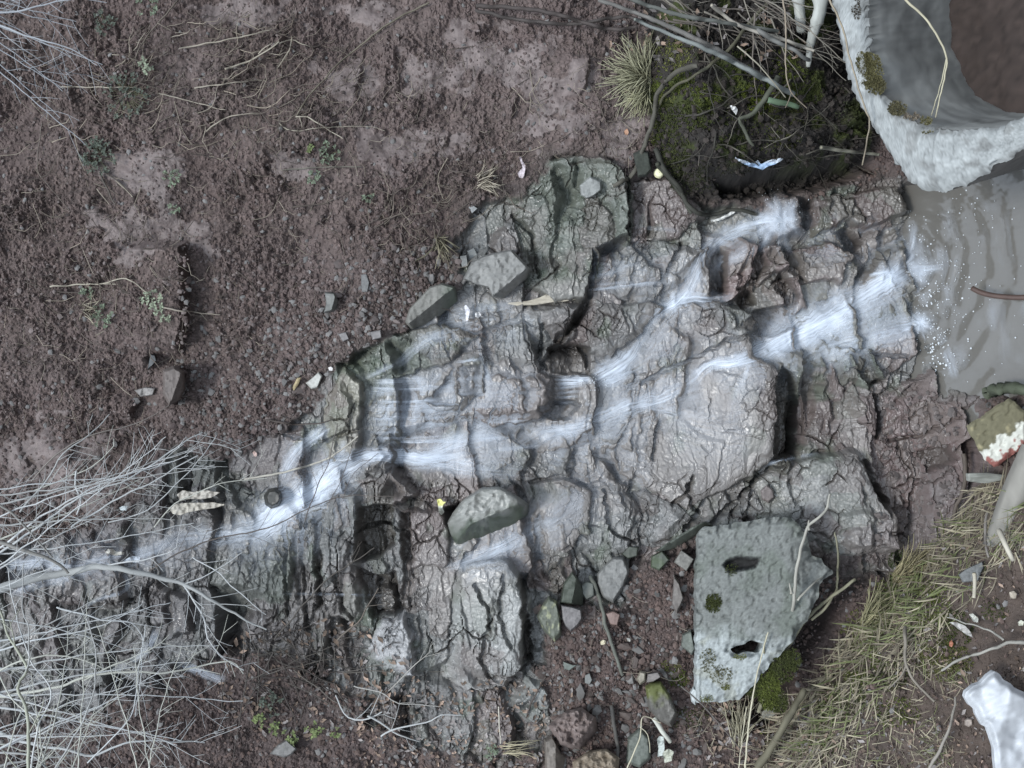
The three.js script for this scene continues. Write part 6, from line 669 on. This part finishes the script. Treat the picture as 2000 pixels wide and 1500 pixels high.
  shrub('shrub', 'dark heap of dead twigs on the lower slope beside the pale square ledge', list(r, 60, () => { const x = 420 + 260 * r(), y = 1225 + 120 * r(), h = hAt(x, y); return [arc(x, y, (r() < 0.7 ? 0.2 : 1.4) + 1.2 * (r() - 0.5), 70 + 170 * r(), h + 0.04 + 0.06 * r(), 0.6 * (r() - 0.5)), 0.0025 + 0.004 * r() * r(), 0.0016, 0.12, 45, r() < 0.75 ? [0.07, 0.06, 0.052] : [0.15, 0.135, 0.115]]; }), { seed: 108 });
}
shrub('dead_branch', 'white dead branch with forked twigs lying below the pale square ledge', [['655,1358,.1 680,1402,.09 722,1404,.1 745,1390,.1', 0.005, 0.004, 0.4, 60, [0.42, 0.43, 0.42]], ['718,1398,.11 768,1428,.1 800,1444,.08 818,1448,.06', 0.007, 0.003, 0.2, 40, [0.4, 0.41, 0.4]], ['745,1438,.1 790,1418,.11 832,1412,.1 862,1398,.1 900,1396,.08', 0.006, 0.003, 0.45, 60, [0.44, 0.45, 0.44]], ['760,1350,.1 790,1318,.1 820,1290,.12 845,1268,.1', 0.003, 0.002, 0.3, 40, [0.38, 0.36, 0.32]], ['690,1340,.1 740,1352,.12 780,1372,.12 860,1380,.1', 0.004, 0.002, 0.3, 60, [0.36, 0.35, 0.32]]], { seed: 109, cat: 'dead branch' });
shrub('dead_branch', 'dark slender twig crossing in front of the white water', [['290,1115,.15 360,1075,.16 430,1050,.16 520,1032,.16 620,985,.15 690,968,.14 770,970,.12', 0.005, 0.002, 0.3, 90, [0.10, 0.085, 0.075]], ['596,1015,.15 616,960,.16 640,905,.16 655,850,.15 660,826,.14', 0.0035, 0.0018, 0.3, 50, [0.10, 0.085, 0.08]], ['640,985,.15 665,940,.16 680,895,.15 700,850,.14', 0.0022, 0.0014, 0.1, 40, [0.10, 0.085, 0.08]], ['668,975,.15 690,925,.16 740,885,.15', 0.002, 0.0014, 0.1, 40, [0.10, 0.085, 0.08]]], { seed: 110, cat: 'dead branch' });
shrub('dead_branch', 'dark twig lying slanted over the lower wet ledges', [['535,1250,.1 590,1185,.1 640,1130,.11 690,1098,.1 730,1070,.09', 0.005, 0.003, 0.2, 50, [0.08, 0.07, 0.06]], ['660,1250,.1 700,1215,.11 712,1195,.1 740,1150,.09', 0.006, 0.003, 0.2, 40, [0.13, 0.11, 0.09]]], { seed: 111, cat: 'dead branch' });
{ // stems hanging over the ring
  const hang = (label, spec, r0, r1, tone, more = []) => { const mk = (s, a, c) => { const pts = curve(P(s), 8).map((q, i) => at(q[0] + 1.2 * noise(i * 0.5, a * 999), q[1], q[2])), b = newBuf(); tube(b, pts, a, c, 5, tone, 0.4); return [bufGeo(b), pts[0]]; }; const [g0, p0] = mk(spec, r0, r1), g = base('hanging_stem', p0); tag(g, label, 'stem'); part(g, 'stem', g0, woodMat); for (const m of more) part(g, 'side_twig', mk(m, r1, r1 * 0.7)[0], woodMat); };
  hang('pale dry stem hanging down inside the concrete ring', '1755,-20,.85 1769,0,.85 1809,38,.84 1837,83,.82 1849,114,.8 1847,140,.78 1838,180,.75 1828,229,.7', 0.0045, 0.0022, [0.42, 0.39, 0.28], ['1849,114,.8 1840,155,.76 1830,190,.72 1819,225,.68']);
  hang('thin brown stem trailing over the outer rim of the ring', '1610,-20,.75 1620,0,.75 1646,55,.74 1660,114,.73 1688,208,.7 1698,236,.68 1692,280,.6 1684,322,.5', 0.0035, 0.0025, [0.27, 0.23, 0.17]);
  hang('thin brown stem hanging between the pale trunks and the overhang', '1525,-20,.6 1529,0,.6 1535,52,.6 1535,140,.58 1546,180,.55 1575,211,.5', 0.0035, 0.002, [0.24, 0.2, 0.15], ['1546,180,.55 1541,195,.5 1534,210,.45']);
  hang('slanting thin stem beside the overhang and under the trunks', '1440,90,.55 1480,125,.55 1510,160,.52 1534,190,.48', 0.003, 0.002, [0.28, 0.26, 0.2]);
  hang('long straw stem standing at the lower edge beneath the slab', '1454,1525,.5 1462,1420,.5 1478,1320,.5 1500,1235,.5', 0.004, 0.002, [0.45, 0.42, 0.31], ['1440,1525,.5 1450,1440,.5 1458,1380,.5']);
  hang('dark straight twig crossing the lower edge below the slab', '1330,1340,.3 1370,1375,.32 1410,1420,.33 1460,1480,.33', 0.003, 0.002, [0.10, 0.09, 0.08]);
  hang('pale forked straw standing at the lower edge left of the slab', '1225,1500,.3 1250,1440,.3 1256,1400,.3 1290,1412,.28', 0.003, 0.002, [0.45, 0.42, 0.31], ['1250,1420,.3 1265,1435,.3 1270,1470,.3']);
  hang('thin white stalk upright at the lower edge by the straw tuft', '974,1380,.12 975,1410,.12 978,1452,.1', 0.003, 0.0022, [0.46, 0.43, 0.36]);
}
// ------------------------------------------------------------------ litter
const clothMat = vmat(0.5, { side: THREE.DoubleSide });
function scrap(name, label, spec, tone, cat, o = {}) { const q = poly(spec), h0 = o.h ?? 0.02, sn = q.cx * 0.37; const org = at(q.cx, q.cy, hAt(q.cx, q.cy) + h0); const g = sheetGrid(spec, [], o.step || 1.6, (X, Y) => (o.flat ? hAt(q.cx, q.cy) : Math.max(hAt(X, Y), hAt(q.cx, q.cy) - 0.01)) + h0 + (o.crease ?? 0.006) * (noise(X * 0.12 + sn, Y * 0.12) + 0.6 * ridge(X * 0.05, Y * 0.16 + sn, 2)), (X, Y) => { const t = 1 + 0.1 * noise(X * 0.1, Y * 0.1); const c2 = o.tone2 ? sst(-2, 2, (X - q.cx) * (o.dir?.[0] ?? 1) + (Y - q.cy) * (o.dir?.[1] ?? 0)) : 0; return tone.map((x, k) => lerp(x, o.tone2 ? o.tone2[k] : x, c2) * t); }, o.thick ?? 0.0012, N.clone().negate()); g.translate(-org.x, -org.y, -org.z); const m = add(new THREE.Mesh(g, clothMat), name); m.position.copy(org); return tag(m, label, cat); }
scrap('plastic_strip', 'torn blue and white plastic strip snagged under the overhang', '1436,309 1450,312 1466,319 1476,318 1480,312 1486,321 1500,316 1524,309 1530,311 1515,320 1500,325 1490,331 1478,327 1468,326 1450,318', [0.62, 0.68, 0.74], 'plastic scrap', { h: 0.05, tone2: [0.35, 0.48, 0.66], dir: [0, 1] });
scrap('plastic_scrap', 'small white scrap on the bent root in the hollow', '1426,206 1437,209 1441,214 1438,224 1434,218 1428,213', [0.62, 0.62, 0.6], 'plastic scrap', { h: 0.14 });
{ const o = at(1287, 338, hAt(1287, 338) + 0.04), g = base('bottle_cap', o); tag(g, 'yellowish white rounded cap lying on the ledge by the overhang', 'cap'); const a = new THREE.LatheGeometry([[0.001, 0.016], [0.010, 0.0155], [0.0145, 0.013], [0.016, 0.008], [0.016, -0.006], [0.0148, -0.006], [0.0145, 0.004]].map((p) => new THREE.Vector2(...p)), 24), q = new THREE.Quaternion().setFromUnitVectors(new THREE.Vector3(0, 1, 0), N); a.applyQuaternion(q); const m = new THREE.Mesh(a, mat(0.74, 0.72, 0.48, 0.5, { side: THREE.DoubleSide })); m.scale.set(1.1, 1.1, 1.1); add(m, 'cap', null, g); const t = new THREE.TorusGeometry(0.0172, 0.0022, 8, 24); const tm = new THREE.Mesh(t, mat(0.7, 0.66, 0.4, 0.5)); tm.quaternion.setFromUnitVectors(new THREE.Vector3(0, 0, 1), N); tm.position.copy(N).multiplyScalar(-0.004); add(tm, 'rim', null, g); }
scrap('paper_scrap', 'pink white torn scrap on clay above the pale ledge', '1014,308 1018,306 1020,314 1026,322 1026,334 1022,346 1014,346 1011,338 1021,328 1018,318', [0.52, 0.46, 0.48], 'paper scrap', { h: 0.02 });
scrap('plastic_straw', 'thin white strip lying below the overhang beside the water', '1388,431 1405,426 1422,418 1434,408 1438,410 1434,416 1420,424 1404,431 1390,434', [0.55, 0.55, 0.52], 'plastic strip', { h: 0.03 });
scrap('plastic_bag', 'torn cream plastic sheet caught in twigs over the grey bedrock', '345,966 356,958 378,962 398,957 415,960 430,962 412,972 390,975 372,974 352,978', [0.42, 0.39, 0.34], 'plastic sheet', { h: 0.09, crease: 0.008, flat: true });
scrap('plastic_bag', 'longer ragged cream plastic sheet below the first torn sheet', '328,992 345,984 380,982 420,982 440,986 420,992 392,996 370,1000 352,1006 338,1004', [0.44, 0.41, 0.35], 'plastic sheet', { h: 0.09, crease: 0.008, flat: true });
scrap('plastic_scrap', 'white plastic scrap among the grey twigs', '232,992 240,988 250,989 246,996 236,997', [0.62, 0.68, 0.68], 'plastic scrap', { h: 0.2 });
scrap('plastic_scrap', 'white lump of plastic by the trunk of the grey shrub', '205,1080 210,1073 220,1072 228,1078 242,1078 242,1083 222,1084', [0.6, 0.58, 0.52], 'plastic scrap', { h: 0.2 });
scrap('plastic_scrap', 'larger white plastic shred just below the lump of plastic', '238,1098 250,1090 258,1086 274,1088 272,1098 262,1099 250,1096', [0.62, 0.66, 0.70], 'plastic scrap', { h: 0.2 });
scrap('plastic_scrap', 'blue speck of plastic under the torn cream sheet', '334,996 340,995 346,999 342,1003 336,1002', [0.2, 0.36, 0.62], 'plastic scrap', { h: 0.09 });
scrap('paper_scrap', 'crumpled yellow and white wrapper beside the mossy boulder', '853,976 860,974 866,980 872,980 866,985 864,992 868,1000 862,1006 857,1000 856,990', [0.62, 0.60, 0.22], 'wrapper', { h: 0.04, tone2: [0.62, 0.62, 0.55], dir: [0, 1] });
scrap('paper_scrap', 'white upright scrap between the grey boulder and the stream', '907,597 911,596 918,606 916,618 912,629 909,620', [0.66, 0.66, 0.7], 'paper scrap', { h: 0.035 });
scrap('paper_scrap', 'small white scrap right of the white upright scrap', '928,612 936,610 940,615 935,621 928,618', [0.62, 0.62, 0.62], 'paper scrap', { h: 0.03 });
scrap('pebble', 'white round pebble on clay beside the white flake', '641,718 646,716 650,719 649,724 643,724', [0.62, 0.6, 0.58], 'pebble', { h: 0.012, flat: true, crease: 0.001, thick: 0.008 });
scrap('leaf', 'pink fallen leaf on grey bedrock above the white water', '493,884 497,880 502,886 501,892 496,891', [0.42, 0.3, 0.26], 'leaf', { h: 0.015 });
scrap('leaf', 'orange dead leaf below the dry grass by the overhang', '1219,256 1225,252 1228,258 1226,264 1220,262', [0.36, 0.2, 0.12], 'leaf', { h: 0.015 });
scrap('leaf', 'pale oval leaf on the grassy bank', '1893,1200 1900,1198 1911,1209 1910,1216 1901,1214', [0.42, 0.42, 0.37], 'leaf', { h: 0.02 });
scrap('leaf', 'round beige leaf near the right edge of the bank', '1971,1157 1980,1154 1986,1160 1984,1169 1974,1169', [0.36, 0.32, 0.26], 'leaf', { h: 0.02 });
scrap('leaf', 'cream oval leaf at the far right edge of the bank', '1988,1215 1994,1211 2000,1214 1998,1222 1990,1222', [0.5, 0.5, 0.42], 'leaf', { h: 0.02 });
scrap('leaf', 'red brown leaf standing by the hollow in the bank', '1854,1254 1859,1250 1862,1258 1859,1264 1854,1262', [0.3, 0.12, 0.07], 'leaf', { h: 0.03 });
scrap('bark_piece', 'long pale dead leaf lying under the branch on the bank', '1855,1215 1870,1216 1885,1222 1895,1234 1900,1245 1888,1240 1872,1228', [0.36, 0.35, 0.33], 'leaf', { h: 0.04 });
scrap('shell', 'cream snail shell lying on the dark soil by the long stick', '1172,1254 1178,1250 1184,1252 1182,1258 1174,1260', [0.55, 0.5, 0.36], 'shell', { h: 0.012, thick: 0.006 });
scrap('paper_scrap', 'small white triangle of litter on the dark soil', '1224,1246 1231,1247 1231,1254 1226,1252', [0.5, 0.5, 0.46], 'paper scrap', { h: 0.012 });
scrap('paper_scrap', 'pale rag of litter between stones at the lower edge', '1283,1444 1288,1438 1296,1440 1298,1460 1296,1475 1284,1478 1286,1462', [0.42, 0.45, 0.42], 'rag', { h: 0.05 });
scrap('bark_piece', 'flat pale bark scrap beside the rag at the lower edge', '1294,1470 1306,1462 1316,1468 1312,1486 1298,1490', [0.36, 0.37, 0.3], 'bark', { h: 0.05 });
{ // the white sheet in the corner: a stiff curled sheet
  const spec = '1884,1362 1886,1352 1900,1340 1915,1334 1928,1320 1941,1311 1952,1316 1960,1328 1974,1335 1982,1344 2004,1354 2080,1380 2080,1560 1940,1560 1945,1512 1942,1480 1941,1462 1934,1440 1927,1420 1917,1416 1906,1396 1904,1386 1892,1376', HB = Math.max(hAt(1930, 1400), hAt(1990, 1450), hAt(1990, 1380), hAt(1960, 1490)) + 0.05, h = (X, Y) => HB + 0.05 * noise(X * 0.008, Y * 0.009) + 0.022 * fbm(X * 0.018, Y * 0.018, 3) + 0.010 * ridge(X * 0.012 + 2, Y * 0.02, 2) + 0.02 * (1 - sst(0, 40, Math.abs((X - 1950) * 0.8 + (Y - 1420) * 0.35))), o = at(1950, 1410, HB);
  const g = sheetGrid(spec, [], 3, (X, Y, e) => h(X, Y) - 0.03 * Math.pow(1 - sst(0, 16, e), 2), (X, Y) => { const t = 0.96 + 0.14 * fbm(X * 0.02, Y * 0.02, 4) - 0.12 * sst(0.25, 0.5, noise(X * 0.06, Y * 0.06)) - 0.1 * (1 - sst(0.0, 0.05, Math.abs(noise(X * 0.012 + 4, Y * 0.02)))) * sst(1400, 1440, Y); return [0.46 * t, 0.48 * t, 0.50 * t]; }, 0.02, N.clone().negate()); g.translate(-o.x, -o.y, -o.z); const m = add(new THREE.Mesh(g, vmat(0.45, { side: THREE.DoubleSide })), 'plastic_sheet'); m.position.copy(o); tag(m, 'large smooth white sheet lying in the lower right corner', 'sheet');
}
renderer.render(scene, camera);
